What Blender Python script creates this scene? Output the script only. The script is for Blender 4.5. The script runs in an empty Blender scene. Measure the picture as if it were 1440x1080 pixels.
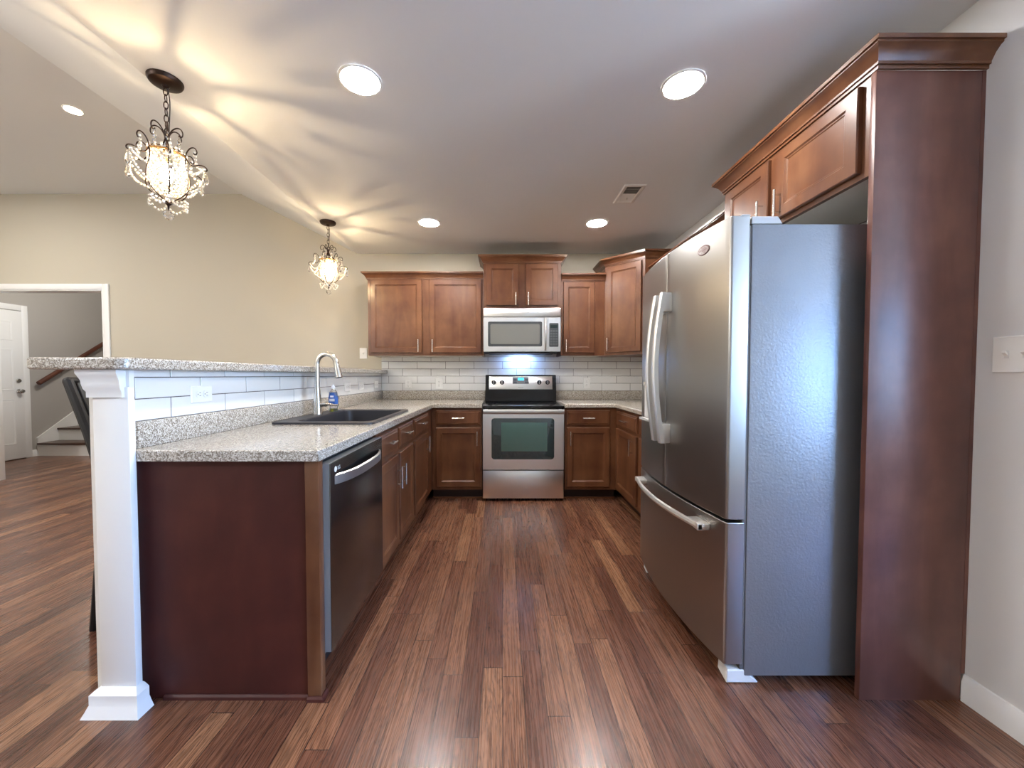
import bpy, bmesh, math, random
from mathutils import Vector, Matrix
R = math.radians
PI = math.pi
random.seed(7)
S = bpy.context.scene
C = S.collection

# ------------------------------------------------------------------ camera
EYE = 1.19
FPX, TILT = 541.0, R(1.7)
cam = bpy.data.cameras.new('camera')
cam.sensor_fit = 'HORIZONTAL'
cam.sensor_width = 36.0
cam.lens = FPX / 1440.0 * 36.0
cam.shift_x = (720 - 707) / 1440.0
cam.shift_y = (528 + FPX * math.tan(TILT) - 540) / 1440.0
cam.clip_start = 0.02
camo = bpy.data.objects.new('camera', cam)
camo.location = (0, 0, EYE)
camo.rotation_euler = (PI / 2 - TILT, 0, 0)
C.objects.link(camo)
S.camera = camo

# ------------------------------------------------------------------ view, world, sun, daylight portals
S.view_settings.view_transform = 'Standard'
S.view_settings.look = 'None'
S.view_settings.gamma = 1.0
S.view_settings.exposure = 1.42
S.view_settings.use_curve_mapping = False
S.cycles.max_bounces = 10
S.cycles.diffuse_bounces = 6
S.cycles.glossy_bounces = 5
S.cycles.transmission_bounces = 8
S.cycles.transparent_max_bounces = 10
S.cycles.sample_clamp_indirect = 6.0
S.cycles.caustics_reflective = False
S.cycles.caustics_refractive = False

W = bpy.data.worlds.new('sky')
S.world = W
W.use_nodes = True
wn, wl = W.node_tree.nodes, W.node_tree.links
wn.clear()
wo = wn.new('ShaderNodeOutputWorld'); wb = wn.new('ShaderNodeBackground')
tc = wn.new('ShaderNodeTexCoord'); sx = wn.new('ShaderNodeSeparateXYZ'); wr = wn.new('ShaderNodeValToRGB')
wl.new(tc.outputs['Generated'], sx.inputs[0]); wl.new(sx.outputs['Z'], wr.inputs[0])
wr.color_ramp.elements[0].position = 0.0; wr.color_ramp.elements[0].color = (0.38, 0.64, 1.0, 1)
wr.color_ramp.elements[1].position = 0.38; wr.color_ramp.elements[1].color = (0.12, 0.36, 1.0, 1)
wl.new(wr.outputs[0], wb.inputs[0]); wb.inputs[1].default_value = 12.0
wl.new(wb.outputs[0], wo.inputs[0])

sun = bpy.data.lights.new('sun', 'SUN'); sun.energy = 16.0; sun.angle = R(0.6); sun.color = (1, 0.93, 0.82)
so = bpy.data.objects.new('sun', sun); so.rotation_euler = (R(-38), R(8), 0); C.objects.link(so)

WINDOWS = [(2.85, 3.95, 0.60, 2.30)]
for (x0, x1, z0, z1) in WINDOWS:
    a = bpy.data.lights.new('window_portal', 'AREA'); a.shape = 'RECTANGLE'; a.size = x1 - x0; a.size_y = z1 - z0
    a.cycles.is_portal = True
    o = bpy.data.objects.new('window_portal', a); o.location = ((x0 + x1) / 2, -1.64, (z0 + z1) / 2)
    o.rotation_euler = (PI / 2, 0, 0); C.objects.link(o)
    o.rotation_euler = (-PI / 2, 0, PI)

EASTW = (-1.25, .75, .80, 2.20)
a = bpy.data.lights.new('window_portal', 'AREA'); a.shape = 'RECTANGLE'; a.size = EASTW[1] - EASTW[0]; a.size_y = EASTW[3] - EASTW[2]; a.cycles.is_portal = True
o = bpy.data.objects.new('window_portal', a); o.location = (4.24, (EASTW[0] + EASTW[1]) / 2, (EASTW[2] + EASTW[3]) / 2); o.rotation_euler = (PI / 2, 0, PI / 2); C.objects.link(o)

def lamp(name, kind, loc, energy, color, **kw):
    l = bpy.data.lights.new(name, kind); l.energy = energy; l.color = color
    rot = kw.pop('rot', None)
    for k, v in kw.items(): setattr(l, k, v)
    o = bpy.data.objects.new(name, l); o.location = loc
    if rot: o.rotation_euler = rot
    C.objects.link(o)
    return o

# ------------------------------------------------------------------ materials
def mat(name, col=(0.8, 0.8, 0.8), rough=0.5, metal=0.0, **kw):
    m = bpy.data.materials.new(name); m.use_nodes = True
    b = m.node_tree.nodes['Principled BSDF']
    b.inputs['Base Color'].default_value = (*col, 1); b.inputs['Roughness'].default_value = rough
    b.inputs['Metallic'].default_value = metal
    names = dict(coat='Coat Weight', coat_rough='Coat Roughness', trans='Transmission Weight', ior='IOR', spec='Specular IOR Level',
                 emit='Emission Strength', alpha='Alpha')
    for k, v in kw.items():
        if k == 'ecol': b.inputs['Emission Color'].default_value = (*v, 1)
        else: b.inputs[names[k]].default_value = v
    return m

def nodes(m):
    nt = m.node_tree
    b = nt.nodes['Principled BSDF']
    def N(t, **kw):
        n = nt.nodes.new(t)
        for k, v in kw.items():
            if k in n.inputs.keys() if isinstance(k, str) else False: n.inputs[k].default_value = v
            else: setattr(n, k, v)
        return n
    def L(a, ia, bb, ib): nt.links.new(a.outputs[ia], bb.inputs[ib])
    return nt, b, N, L

def ramp(N, stops, interp='LINEAR'):
    r = N('ShaderNodeValToRGB'); cr = r.color_ramp; cr.interpolation = interp
    while len(cr.elements) < len(stops): cr.elements.new(0.5)
    for e, (p, c) in zip(cr.elements, stops): e.position = p; e.color = (*c, 1)
    return r

def add_bump(m, scale, strength, dist=0.002, stretch=(1, 1, 1), detail=3):
    nt, b, N, L = nodes(m)
    t = N('ShaderNodeTexCoord'); mp = N('ShaderNodeMapping'); mp.inputs['Scale'].default_value = stretch
    n = N('ShaderNodeTexNoise'); n.inputs['Scale'].default_value = scale; n.inputs['Detail'].default_value = detail
    bp = N('ShaderNodeBump'); bp.inputs['Strength'].default_value = strength; bp.inputs['Distance'].default_value = dist
    L(t, 'Object', mp, 'Vector'); L(mp, 'Vector', n, 'Vector'); L(n, 'Fac', bp, 'Height'); L(bp, 'Normal', b, 'Normal')
    return m

def wood(name, c0, c1, c2, rough=0.34, stretch=(4, 4, 1.0), coat=0.2):
    m = mat(name, c1, rough, coat=coat, coat_rough=0.22, spec=0.35)
    nt, b, N, L = nodes(m)
    t = N('ShaderNodeTexCoord')
    mp = N('ShaderNodeMapping'); mp.inputs['Scale'].default_value = stretch
    n1 = N('ShaderNodeTexNoise'); n1.inputs['Scale'].default_value = 2.2; n1.inputs['Detail'].default_value = 6; n1.inputs['Distortion'].default_value = 0.4
    n2 = N('ShaderNodeTexNoise'); n2.inputs['Scale'].default_value = 5.0; n2.inputs['Detail'].default_value = 4
    mx = N('ShaderNodeMath', operation='ADD'); ml = N('ShaderNodeMath', operation='MULTIPLY'); ml.inputs[1].default_value = 0.5
    L(t, 'Object', mp, 'Vector'); L(mp, 'Vector', n1, 'Vector'); L(t, 'Object', n2, 'Vector')
    L(n1, 'Fac', mx, 0); L(n2, 'Fac', mx, 1); L(mx, 0, ml, 0)
    r = ramp(N, [(0.34, c0), (0.5, c1), (0.66, c2)])
    L(ml, 0, r, 0); L(r, 'Color', b, 'Base Color')
    return m

def granite(name):
    m = mat(name, (0.4, 0.38, 0.35), 0.16, coat=0.2, coat_rough=0.08)
    nt, b, N, L = nodes(m)
    t = N('ShaderNodeTexCoord')
    v = N('ShaderNodeTexVoronoi'); v.inputs['Scale'].default_value = 270.0
    n = N('ShaderNodeTexNoise'); n.inputs['Scale'].default_value = 330.0; n.inputs['Detail'].default_value = 2
    s = N('ShaderNodeSeparateColor'); ad = N('ShaderNodeMath', operation='ADD'); ml = N('ShaderNodeMath', operation='MULTIPLY'); ml.inputs[1].default_value = 0.5
    L(t, 'Object', v, 'Vector'); L(t, 'Object', n, 'Vector'); L(v, 'Color', s, 0); L(s, 0, ad, 0); L(n, 'Fac', ad, 1); L(ad, 0, ml, 0)
    r = ramp(N, [(0.0, (0.12, 0.095, 0.075)), (0.36, (0.22, 0.185, 0.15)), (0.48, (0.39, 0.345, 0.29)), (0.64, (0.56, 0.52, 0.455)), (0.8, (0.70, 0.68, 0.63))], 'LINEAR')
    L(ml, 0, r, 0); L(r, 'Color', b, 'Base Color')
    return m

def steel(name, col=(0.60, 0.595, 0.58), rough=0.27, vertical=True, bump=0.06):
    m = mat(name, col, rough, 1.0)
    nt, b, N, L = nodes(m)
    b.inputs['Anisotropic'].default_value = 0.6
    tg = N('ShaderNodeTangent', direction_type='RADIAL', axis='Z'); L(tg, 'Tangent', b, 'Tangent')
    return m

def plank_floor(name):
    m = mat(name, (0.12, 0.05, 0.03), 0.25, coat=0.08, coat_rough=0.16, spec=0.42)
    nt, b, N, L = nodes(m)
    def M(op, a=None, bb=None):
        n = N('ShaderNodeMath', operation=op)
        for i, q in enumerate((a, bb)):
            if q is None: continue
            if isinstance(q, tuple): nt.links.new(q[0].outputs[q[1]], n.inputs[i])
            else: n.inputs[i].default_value = q
        return (n, 0)
    t = N('ShaderNodeTexCoord'); s = N('ShaderNodeSeparateXYZ'); L(t, 'Object', s, 0)
    w, ln = 0.079, 0.85
    u = M('DIVIDE', (s, 'X'), w); col = M('FLOOR', u); fu = M('FRACT', u)
    wn1 = N('ShaderNodeTexWhiteNoise', noise_dimensions='1D'); nt.links.new(col[0].outputs[0], wn1.inputs['W'])
    v0 = M('DIVIDE', (s, 'Y'), ln); off = M('MULTIPLY', (wn1, 'Value'), 7.3); v = M('ADD', v0, off)
    row = M('FLOOR', v); fv = M('FRACT', v)
    cmb = N('ShaderNodeCombineXYZ'); nt.links.new(col[0].outputs[0], cmb.inputs[0]); nt.links.new(row[0].outputs[0], cmb.inputs[1])
    wn2 = N('ShaderNodeTexWhiteNoise', noise_dimensions='3D'); L(cmb, 0, wn2, 'Vector')
    # grain coordinates, shifted per plank
    rnd = M('MULTIPLY', (wn2, 'Value'), 37.0)
    gx = M('ADD', (s, 'X'), M('MULTIPLY', (wn2, 'Value'), 3.1)); gy = M('MULTIPLY', (s, 'Y'), 0.085)
    gc = N('ShaderNodeCombineXYZ'); nt.links.new(gx[0].outputs[0], gc.inputs[0]); nt.links.new(gy[0].outputs[0], gc.inputs[1]); nt.links.new(rnd[0].outputs[0], gc.inputs[2])
    ng = N('ShaderNodeTexNoise'); ng.inputs['Scale'].default_value = 17; ng.inputs['Detail'].default_value = 5; ng.inputs['Roughness'].default_value = 0.62; ng.inputs['Distortion'].default_value = 0.35
    L(gc, 0, ng, 'Vector')
    ring = M('MULTIPLY', (ng, 'Fac'), 12.0); ring = M('FRACT', ring); ring = M('SUBTRACT', ring, 0.5); ring = M('ABSOLUTE', ring); ring = M('MULTIPLY', ring, 2.0)
    fx = M('MULTIPLY', (s, 'X'), 1.0); fy = M('MULTIPLY', (s, 'Y'), 0.012)
    fc = N('ShaderNodeCombineXYZ'); nt.links.new(fx[0].outputs[0], fc.inputs[0]); nt.links.new(fy[0].outputs[0], fc.inputs[1]); nt.links.new(rnd[0].outputs[0], fc.inputs[2])
    nf = N('ShaderNodeTexNoise'); nf.inputs['Scale'].default_value = 260; nf.inputs['Detail'].default_value = 3; L(fc, 0, nf, 'Vector')
    base = ramp(N, [(0.0, (0.100, 0.039, 0.024)), (0.35, (0.146, 0.061, 0.036)), (0.75, (0.197, 0.089, 0.050)), (1.0, (0.272, 0.135, 0.074))])
    L(wn2, 'Value', base, 0)
    gr = ramp(N, [(0.0, (0.34, 0.30, 0.28)), (0.3, (0.80, 0.78, 0.76)), (1.0, (1.22, 1.20, 1.18))]); nt.links.new(ring[0].outputs[0], gr.inputs[0])
    gf = ramp(N, [(0.32, (0.66, 0.63, 0.61)), (0.66, (1.2, 1.2, 1.2))]); L(nf, 'Fac', gf, 0)
    m1 = N('ShaderNodeMix', data_type='RGBA', blend_type='MULTIPLY'); m1.inputs[0].default_value = 0.9
    m2 = N('ShaderNodeMix', data_type='RGBA', blend_type='MULTIPLY'); m2.inputs[0].default_value = 0.8
    nt.links.new(base.outputs[0], m1.inputs[6]); nt.links.new(gr.outputs[0], m1.inputs[7])
    nt.links.new(m1.outputs[2], m2.inputs[6]); nt.links.new(gf.outputs[0], m2.inputs[7])
    # seams
    eu = M('SUBTRACT', fu, 0.5); eu = M('ABSOLUTE', eu); su = M('GREATER_THAN', eu, 0.483)
    ev = M('SUBTRACT', fv, 0.5); ev = M('ABSOLUTE', ev); sv = M('GREATER_THAN', ev, 0.4982)
    seam = M('MAXIMUM', su, sv)
    m3 = N('ShaderNodeMix', data_type='RGBA'); nt.links.new(seam[0].outputs[0], m3.inputs[0]); nt.links.new(m2.outputs[2], m3.inputs[6]); m3.inputs[7].default_value = (0.03, 0.014, 0.01, 1)
    nt.links.new(m3.outputs[2], b.inputs['Base Color'])
    hg = M('SUBTRACT', M('MULTIPLY', ring, 0.12), seam)
    bp = N('ShaderNodeBump'); bp.inputs['Strength'].default_value = 0.25; bp.inputs['Distance'].default_value = 0.0015
    nt.links.new(hg[0].outputs[0], bp.inputs['Height']); L(bp, 'Normal', b, 'Normal')
    ro = N('ShaderNodeMapRange'); ro.inputs['To Min'].default_value = 0.22; ro.inputs['To Max'].default_value = 0.33
    L(nf, 'Fac', ro, 'Value'); L(ro, 'Result', b, 'Roughness')
    return m

def pane_glass(name):
    m = bpy.data.materials.new(name); m.use_nodes = True
    nt = m.node_tree; nt.nodes.clear()
    o = nt.nodes.new('ShaderNodeOutputMaterial'); mx = nt.nodes.new('ShaderNodeMixShader'); t = nt.nodes.new('ShaderNodeBsdfTransparent'); g = nt.nodes.new('ShaderNodeBsdfGlossy')
    g.inputs['Roughness'].default_value = 0.02; mx.inputs[0].default_value = 0.06
    nt.links.new(t.outputs[0], mx.inputs[1]); nt.links.new(g.outputs[0], mx.inputs[2]); nt.links.new(mx.outputs[0], o.inputs[0])
    return m

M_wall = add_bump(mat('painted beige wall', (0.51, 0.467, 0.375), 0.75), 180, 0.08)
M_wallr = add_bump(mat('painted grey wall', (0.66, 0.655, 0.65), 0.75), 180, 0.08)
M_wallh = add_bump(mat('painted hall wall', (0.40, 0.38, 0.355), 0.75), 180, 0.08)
M_ceil = add_bump(mat('ceiling paint', (0.80, 0.83, 0.85), 0.8), 220, 0.06)
M_white = mat('white trim paint', (0.80, 0.80, 0.79), 0.35)
M_floor = plank_floor('oak plank floor')
M_cab = wood('stained maple', (0.076, 0.025, 0.011), (0.122, 0.046, 0.0195), (0.176, 0.076, 0.034))
M_panel = wood('stained panel', (0.038, 0.0075, 0.006), (0.056, 0.012, 0.009), (0.078, 0.019, 0.013), 0.5, (3, 3, 1.0), 0.0)
M_gable = wood('stained gable', (0.085, 0.032, 0.024), (0.135, 0.054, 0.040), (0.20, 0.086, 0.060), 0.36, (4, 4, 0.8), 0.15)
M_inside = mat('pale cabinet interior', (0.62, 0.58, 0.50), 0.5)
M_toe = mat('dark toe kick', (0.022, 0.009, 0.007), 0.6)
M_granite = granite('speckled laminate')
M_tile = mat('white glazed tile', (0.76, 0.76, 0.745), 0.12, coat=0.3, coat_rough=0.05)
M_grout = mat('dark grout', (0.075, 0.06, 0.055), 0.9)
M_steel = steel('brushed stainless steel', rough=.34)
M_steelh = steel('brushed steel across', (0.88, 0.88, 0.88), 0.28, False)
M_fhandle = mat('satin silver handle', (0.72, 0.715, 0.70), 0.36, 0.85)
M_dsteel = steel('dark stainless steel', (0.19, 0.195, 0.20), 0.24, True)
M_nickel = mat('brushed nickel', (0.66, 0.63, 0.58), 0.25, 1.0)
M_fsteel = steel('refrigerator door steel', (0.37, 0.365, 0.355), .33)
M_fside = add_bump(mat('textured grey steel', (0.265, 0.28, 0.31), 0.36, 0.5), 120, 0.5, 0.002, detail=4)
M_plast = mat('grey plastic', (0.50, 0.51, 0.52), 0.45)
M_dside = mat('dishwasher door side', (0.22, 0.22, 0.22), 0.5)
M_lgrey = mat('light grey plastic', (0.70, 0.70, 0.69), 0.4)
M_black = mat('black enamel', (0.008, 0.008, 0.010), 0.16, spec=0.35)
M_mblack = mat('matte black', (0.012, 0.012, 0.013), 0.55)
M_oveng = mat('oven glass', (0.015, 0.03, 0.035), 0.05, coat=1.0, coat_rough=0.02)
M_ovenin = mat('oven liner', (0.10, 0.20, 0.20), 0.3)
M_microg = mat('microwave glass', (0.16, 0.16, 0.15), 0.06, coat=1.0, coat_rough=0.02)
M_keys = mat('keypad', (0.05, 0.055, 0.06), 0.25)
M_disp = mat('blue clock display', (0.0, 0.05, 0.1), 0.3, emit=2.2, ecol=(0.02, 0.42, 0.95))
M_dispf = mat('display bezel', (0.20, 0.19, 0.18), 0.25)
M_sink = mat('black composite', (0.028, 0.028, 0.033), 0.38)
M_plate = mat('white plate plastic', (0.82, 0.82, 0.80), 0.35)
M_slot = mat('dark slot', (0.10, 0.09, 0.085), 0.6)
M_bronze = mat('oil rubbed bronze', (0.035, 0.020, 0.014), 0.38, 0.8)
M_gold = mat('aged gold', (0.50, 0.28, 0.10), 0.35, 0.9)
M_crys = mat('crystal', (1, 1, 1), 0.02, trans=1.0, ior=1.5)
M_bead = mat('crystal bead', (1.0, 0.93, 0.80), 0.1, trans=0.3, ior=1.45)
M_bulb = mat('lit bulb', (1, 0.9, 0.7), 0.3, emit=58.0, ecol=(1.0, 0.76, 0.46))
M_lens = mat('lit downlight lens', (1, 1, 1), 0.4, emit=125.0, ecol=(1.0, 0.975, 0.95))
M_lensw = mat('lit warm downlight lens', (1, 1, 1), 0.4, emit=90.0, ecol=(1.0, 0.80, 0.52))
M_leather = mat('black leather', (0.010, 0.010, 0.012), 0.45, spec=0.35)
M_rail = wood('dark handrail wood', (0.06, 0.018, 0.010), (0.085, 0.027, 0.015), (0.12, 0.04, 0.02))
M_tread = wood('dark tread wood', (0.045, 0.018, 0.011), (0.065, 0.027, 0.016), (0.09, 0.038, 0.022))
M_pane = pane_glass('window glass')
M_lawn = mat('pale patio ground', (0.50, 0.50, 0.42), 0.9)
M_clear = mat('clear plastic', (0.93, 0.95, 0.97), 0.05, trans=0.9, ior=1.4)
M_label = mat('blue label', (0.03, 0.12, 0.45), 0.4)
M_lwhite = mat('white print', (0.85, 0.87, 0.9), 0.4)
M_yellow = mat('yellow cap', (0.75, 0.72, 0.05), 0.4)
M_chrome = mat('chrome', (0.75, 0.75, 0.75), 0.1, 1.0)
M_badge = mat('badge enamel', (0.42, 0.40, 0.40), 0.3, 0.6)
M_badger = mat('badge ring', (0.22, 0.15, 0.15), 0.3, 0.6)
M_logo = mat('grey print', (0.30, 0.32, 0.36), 0.4)

# ------------------------------------------------------------------ mesh builder
class MB:
    def __init__(self, o=(0, 0, 0)):
        self.v = []; self.f = []; self.m = []; self.o = Vector(o); self.T = None
    def add(self, vs, fs, m=0):
        n = len(self.v)
        for p in vs:
            p = Vector(p)
            if self.T is not None: p = self.T @ p
            self.v.append(p - self.o)
        for f in fs: self.f.append([n + i for i in f]); self.m.append(m)
        return self
    def box(self, x0, x1, y0, y1, z0, z1, m=0, bev=0.0, seg=2):
        if x1 < x0: x0, x1 = x1, x0
        if y1 < y0: y0, y1 = y1, y0
        if z1 < z0: z0, z1 = z1, z0
        if bev <= 0:
            vs = [(x0, y0, z0), (x1, y0, z0), (x1, y1, z0), (x0, y1, z0), (x0, y0, z1), (x1, y0, z1), (x1, y1, z1), (x0, y1, z1)]
            return self.add(vs, [(0, 3, 2, 1), (4, 5, 6, 7), (0, 1, 5, 4), (1, 2, 6, 5), (2, 3, 7, 6), (3, 0, 4, 7)], m)
        bm = bmesh.new()
        bmesh.ops.create_cube(bm, size=1)
        for v in bm.verts: v.co = Vector(((x0 + x1) / 2 + v.co.x * (x1 - x0), (y0 + y1) / 2 + v.co.y * (y1 - y0), (z0 + z1) / 2 + v.co.z * (z1 - z0)))
        bev = min(bev, 0.48 * min(x1 - x0, y1 - y0, z1 - z0))
        bmesh.ops.bevel(bm, geom=bm.edges[:], offset=bev, segments=seg, affect='EDGES', profile=0.5)
        return self.bm(bm, m)
    def bm(self, bm, m=0):
        bm.verts.ensure_lookup_table()
        for i, v in enumerate(bm.verts): v.index = i
        self.add([v.co.copy() for v in bm.verts], [[v.index for v in f.verts] for f in bm.faces], m); bm.free(); return self
    def loft(self, loops, m=0, cap0=True, cap1=True, closed=True):
        n = len(loops[0]); vs = [p for l in loops for p in l]; fs = []
        for k in range(len(loops) - 1):
            for i in range(n if closed else n - 1):
                j = (i + 1) % n
                fs.append((k * n + i, k * n + j, (k + 1) * n + j, (k + 1) * n + i))
        if cap0: fs.append(tuple(reversed(range(n))))
        if cap1: fs.append(tuple(range((len(loops) - 1) * n, len(loops) * n)))
        return self.add(vs, fs, m)
    def prism(self, poly, z0, z1, m=0):
        return self.loft([[(x, y, z0) for x, y in poly], [(x, y, z1) for x, y in poly]], m)
    def prism_y(self, poly, y0, y1, m=0):
        return self.loft([[(x, y0, z) for x, z in poly], [(x, y1, z) for x, z in poly]], m)
    def prism_x(self, poly, x0, x1, m=0):
        return self.loft([[(x0, y, z) for y, z in poly], [(x1, y, z) for y, z in poly]], m)
    def lathe(self, prof, c=(0, 0, 0), axis=(0, 0, 1), seg=24, m=0, caps=True):
        ax = Vector(axis).normalized(); q = Vector((0, 0, 1)).rotation_difference(ax).to_matrix(); c = Vector(c)
        loops = [[c + q @ Vector((r * math.cos(2 * PI * i / seg), r * math.sin(2 * PI * i / seg), h)) for i in range(seg)] for r, h in prof]
        return self.loft(loops, m, caps, caps)
    def cyl(self, p0, p1, r, seg=16, m=0, r1=None):
        p0, p1 = Vector(p0), Vector(p1); L = (p1 - p0).length
        return self.lathe([(r, 0), (r if r1 is None else r1, L)], p0, p1 - p0, seg, m)
    def tube(self, pts, r, seg=8, m=0, closed=False, sec=None):
        pts = [Vector(p) for p in pts]; n = len(pts); rs = r if isinstance(r, (list, tuple)) else [r] * n
        loops = []; up = None
        for i in range(n):
            if closed: t = pts[(i + 1) % n] - pts[i - 1]
            else: t = pts[min(i + 1, n - 1)] - pts[max(i - 1, 0)]
            t.normalize()
            if up is None:
                up = Vector((0, 0, 1)) if abs(t.z) < 0.9 else Vector((1, 0, 0))
            a = t.cross(up)
            if a.length < 1e-6: a = t.cross(Vector((0, 1, 0.1)))
            a.normalize(); b = a.cross(t); up = b
            if sec: loops.append([pts[i] + a * sx_ * 1 + b * sy_ for sx_, sy_ in sec])
            else: loops.append([pts[i] + rs[i] * (a * math.cos(2 * PI * k / seg) + b * math.sin(2 * PI * k / seg)) for k in range(seg)])
        if closed: loops.append(loops[0]); return self.loft(loops, m, False, False)
        return self.loft(loops, m)
    def ico(self, c, r, m=0, sub=1, sc=(1, 1, 1)):
        bm = bmesh.new(); bmesh.ops.create_icosphere(bm, subdivisions=sub, radius=r)
        for v in bm.verts: v.co = Vector((v.co.x * sc[0], v.co.y * sc[1], v.co.z * sc[2])) + Vector(c)
        return self.bm(bm, m)
    def front(self, x0, x1, z0, z1, rings, m=0, y=0.0):
        """nested rectangles facing -y: rings of (inset, depth towards the viewer)"""
        loops = [[(x0 + i, y - d, z0 + i), (x1 - i, y - d, z0 + i), (x1 - i, y - d, z1 - i), (x0 + i, y - d, z1 - i)] for i, d in rings]
        return self.loft(loops, m)
    def sweep(self, prof, path, z0, m=0):
        """profile (out, up) along an open xy path, outwards = right of travel"""
        P = [Vector((x, y)) for x, y in path]; offs = []
        for i in range(len(P)):
            ns = []
            if i > 0: d = (P[i] - P[i - 1]).normalized(); ns.append(Vector((d.y, -d.x)))
            if i < len(P) - 1: d = (P[i + 1] - P[i]).normalized(); ns.append(Vector((d.y, -d.x)))
            offs.append(ns[0] if len(ns) == 1 else (ns[0] + ns[1]) / (1 + ns[0].dot(ns[1])))
        return self.loft([[(P[i].x + offs[i].x * o, P[i].y + offs[i].y * o, z0 + u) for o, u in prof] for i in range(len(P))], m)
    def build(self, name, mats, parent=None, bevel=0.0, smooth=True, loc=None, angle=32):
        me = bpy.data.meshes.new(name); me.from_pydata([tuple(v) for v in self.v], [], self.f)
        for k in (mats if isinstance(mats, (list, tuple)) else [mats]): me.materials.append(k)
        me.polygons.foreach_set('material_index', self.m)
        bm = bmesh.new(); bm.from_mesh(me); bmesh.ops.recalc_face_normals(bm, faces=bm.faces[:]); bm.to_mesh(me); bm.free()
        if smooth: me.shade_smooth(); me.set_sharp_from_angle(angle=R(angle))
        o = bpy.data.objects.new(name, me); C.objects.link(o)
        if parent is not None: o.parent = parent
        if loc is not None: o.location = loc
        elif parent is None: o.location = self.o
        if bevel:
            b = o.modifiers.new('edge', 'BEVEL'); b.width = bevel; b.segments = 3; b.limit_method = 'ANGLE'; b.angle_limit = R(40)
        return o

def tag(o, label=None, cat=None, group=None, kind=None):
    if label: o['label'] = label
    if cat: o['category'] = cat
    if group: o['group'] = group
    if kind: o['kind'] = kind
    return o
def thing(name, label, cat, loc=(0, 0, 0), rz=0.0, group=None):
    o = bpy.data.objects.new(name, None); o.empty_display_size = 0.1; C.objects.link(o); o.location = loc; o.rotation_euler = (0, 0, rz)
    return tag(o, label, cat, group)
def struct(mb, name, m, parent=None, **kw):
    return tag(mb.build(name, m, parent, **kw), kind='structure')
def copy_tree(o, parent=None):
    c = o.copy(); C.objects.link(c)
    if parent is not None: c.parent = parent
    for ch in list(o.children): copy_tree(ch, c)
    return c
def lettering(name, text, size, m, parent, loc, rot, depth=0.0006):
    cu = bpy.data.curves.new(name, 'FONT'); cu.body = text; cu.size = size; cu.extrude = depth; cu.align_x = 'CENTER'; cu.align_y = 'CENTER'
    t = bpy.data.objects.new(name + '_curve', cu); C.objects.link(t)
    bpy.context.view_layer.update()
    me = bpy.data.meshes.new_from_object(t.evaluated_get(bpy.context.evaluated_depsgraph_get()))
    bpy.data.objects.remove(t); bpy.data.curves.remove(cu)
    me.name = name; me.materials.clear(); me.materials.append(m)
    o = bpy.data.objects.new(name, me); C.objects.link(o); o.parent = parent; o.location = loc; o.rotation_euler = rot
    return o
def rrect(cx, cy, hx, hy, r, z, n=6):
    pts = []
    for (sx_, sy_, a0) in ((1, 1, 0), (-1, 1, 90), (-1, -1, 180), (1, -1, 270)):
        for k in range(n + 1):
            a = R(a0 + 90 * k / n); pts.append((cx + sx_ * (hx - r) + r * math.cos(a), cy + sy_ * (hy - r) + r * math.sin(a), z))
    return pts
def bez(p0, p1, p2, p3, n=12):
    p0, p1, p2, p3 = map(Vector, (p0, p1, p2, p3))
    return [p0 * (1 - t) ** 3 + 3 * p1 * t * (1 - t) ** 2 + 3 * p2 * t * t * (1 - t) + p3 * t ** 3 for t in [i / n for i in range(n + 1)]]

# ------------------------------------------------------------------ room shell
ZC, ZV = 2.52, 3.164
XF, XV = -1.59, -2.85
YB = 4.25
XR = 1.69
XL, XE, YF = -6.2, 4.2, -1.6
struct(MB().box(-7.1, XE + .12, YF - .12, 9.7, -0.1, 0), 'floor', M_floor, smooth=False)
cp = [(XE + .12, ZC), (XF, ZC), (XV, ZV), (XL - .12, ZV), (XL - .12, ZV + .12), (XV - .03, ZV + .12), (XF - .03, ZC + .12), (XE + .12, ZC + .12)]
struct(MB().prism_y(cp, YF - .12, YB + .0), 'ceiling', M_ceil, smooth=False)
OX0, OX1, OZ = -5.70, -4.376, 2.13
w = MB(); y0, y1 = YB, YB + .12
w.box(XL - .12, OX0, y0, y1, 0, 3.4); w.box(OX1, XR + .12, y0, y1, 0, 3.4); w.box(OX0, OX1, y0, y1, OZ, 3.4)
struct(w, 'wall_back', M_wall, smooth=False)
struct(MB().box(XR, XR + .12, 1.05, YB, 0, ZC), 'wall_right', M_wallr, smooth=False)
struct(MB().box(XR + .12, XE, 1.05, 1.17, 0, ZC), 'wall_dining', M_wallr, smooth=False)
ea, eb, ez0, ez1 = EASTW
w = MB()
w.box(XE, XE + .12, YF - .12, ea, 0, ZC).box(XE, XE + .12, eb, 1.17, 0, ZC).box(XE, XE + .12, ea, eb, 0, ez0).box(XE, XE + .12, ea, eb, ez1, ZC)
struct(w, 'wall_east', M_wallr, smooth=False)
f = MB(); t = .045
f.box(XE - .015, XE + .1, ea, ea + t, ez0, ez1).box(XE - .015, XE + .1, eb - t, eb, ez0, ez1).box(XE - .015, XE + .1, ea + t, eb - t, ez0, ez0 + t).box(XE - .015, XE + .1, ea + t, eb - t, ez1 - t, ez1).box(XE + .02, XE + .08, (ea + eb) / 2 - .02, (ea + eb) / 2 + .02, ez0 + t, ez1 - t)
fo = struct(f, 'window_2', M_white)
MB().box(XE + .05, XE + .055, ea + t, eb - t, ez0 + t, ez1 - t).build('window_pane', M_pane, fo, smooth=False)
struct(MB().box(XL - .12, XL, YF - .12, YB, 0, ZV), 'wall_left', M_wall, smooth=False)
w = MB(); xs = [XL]
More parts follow.
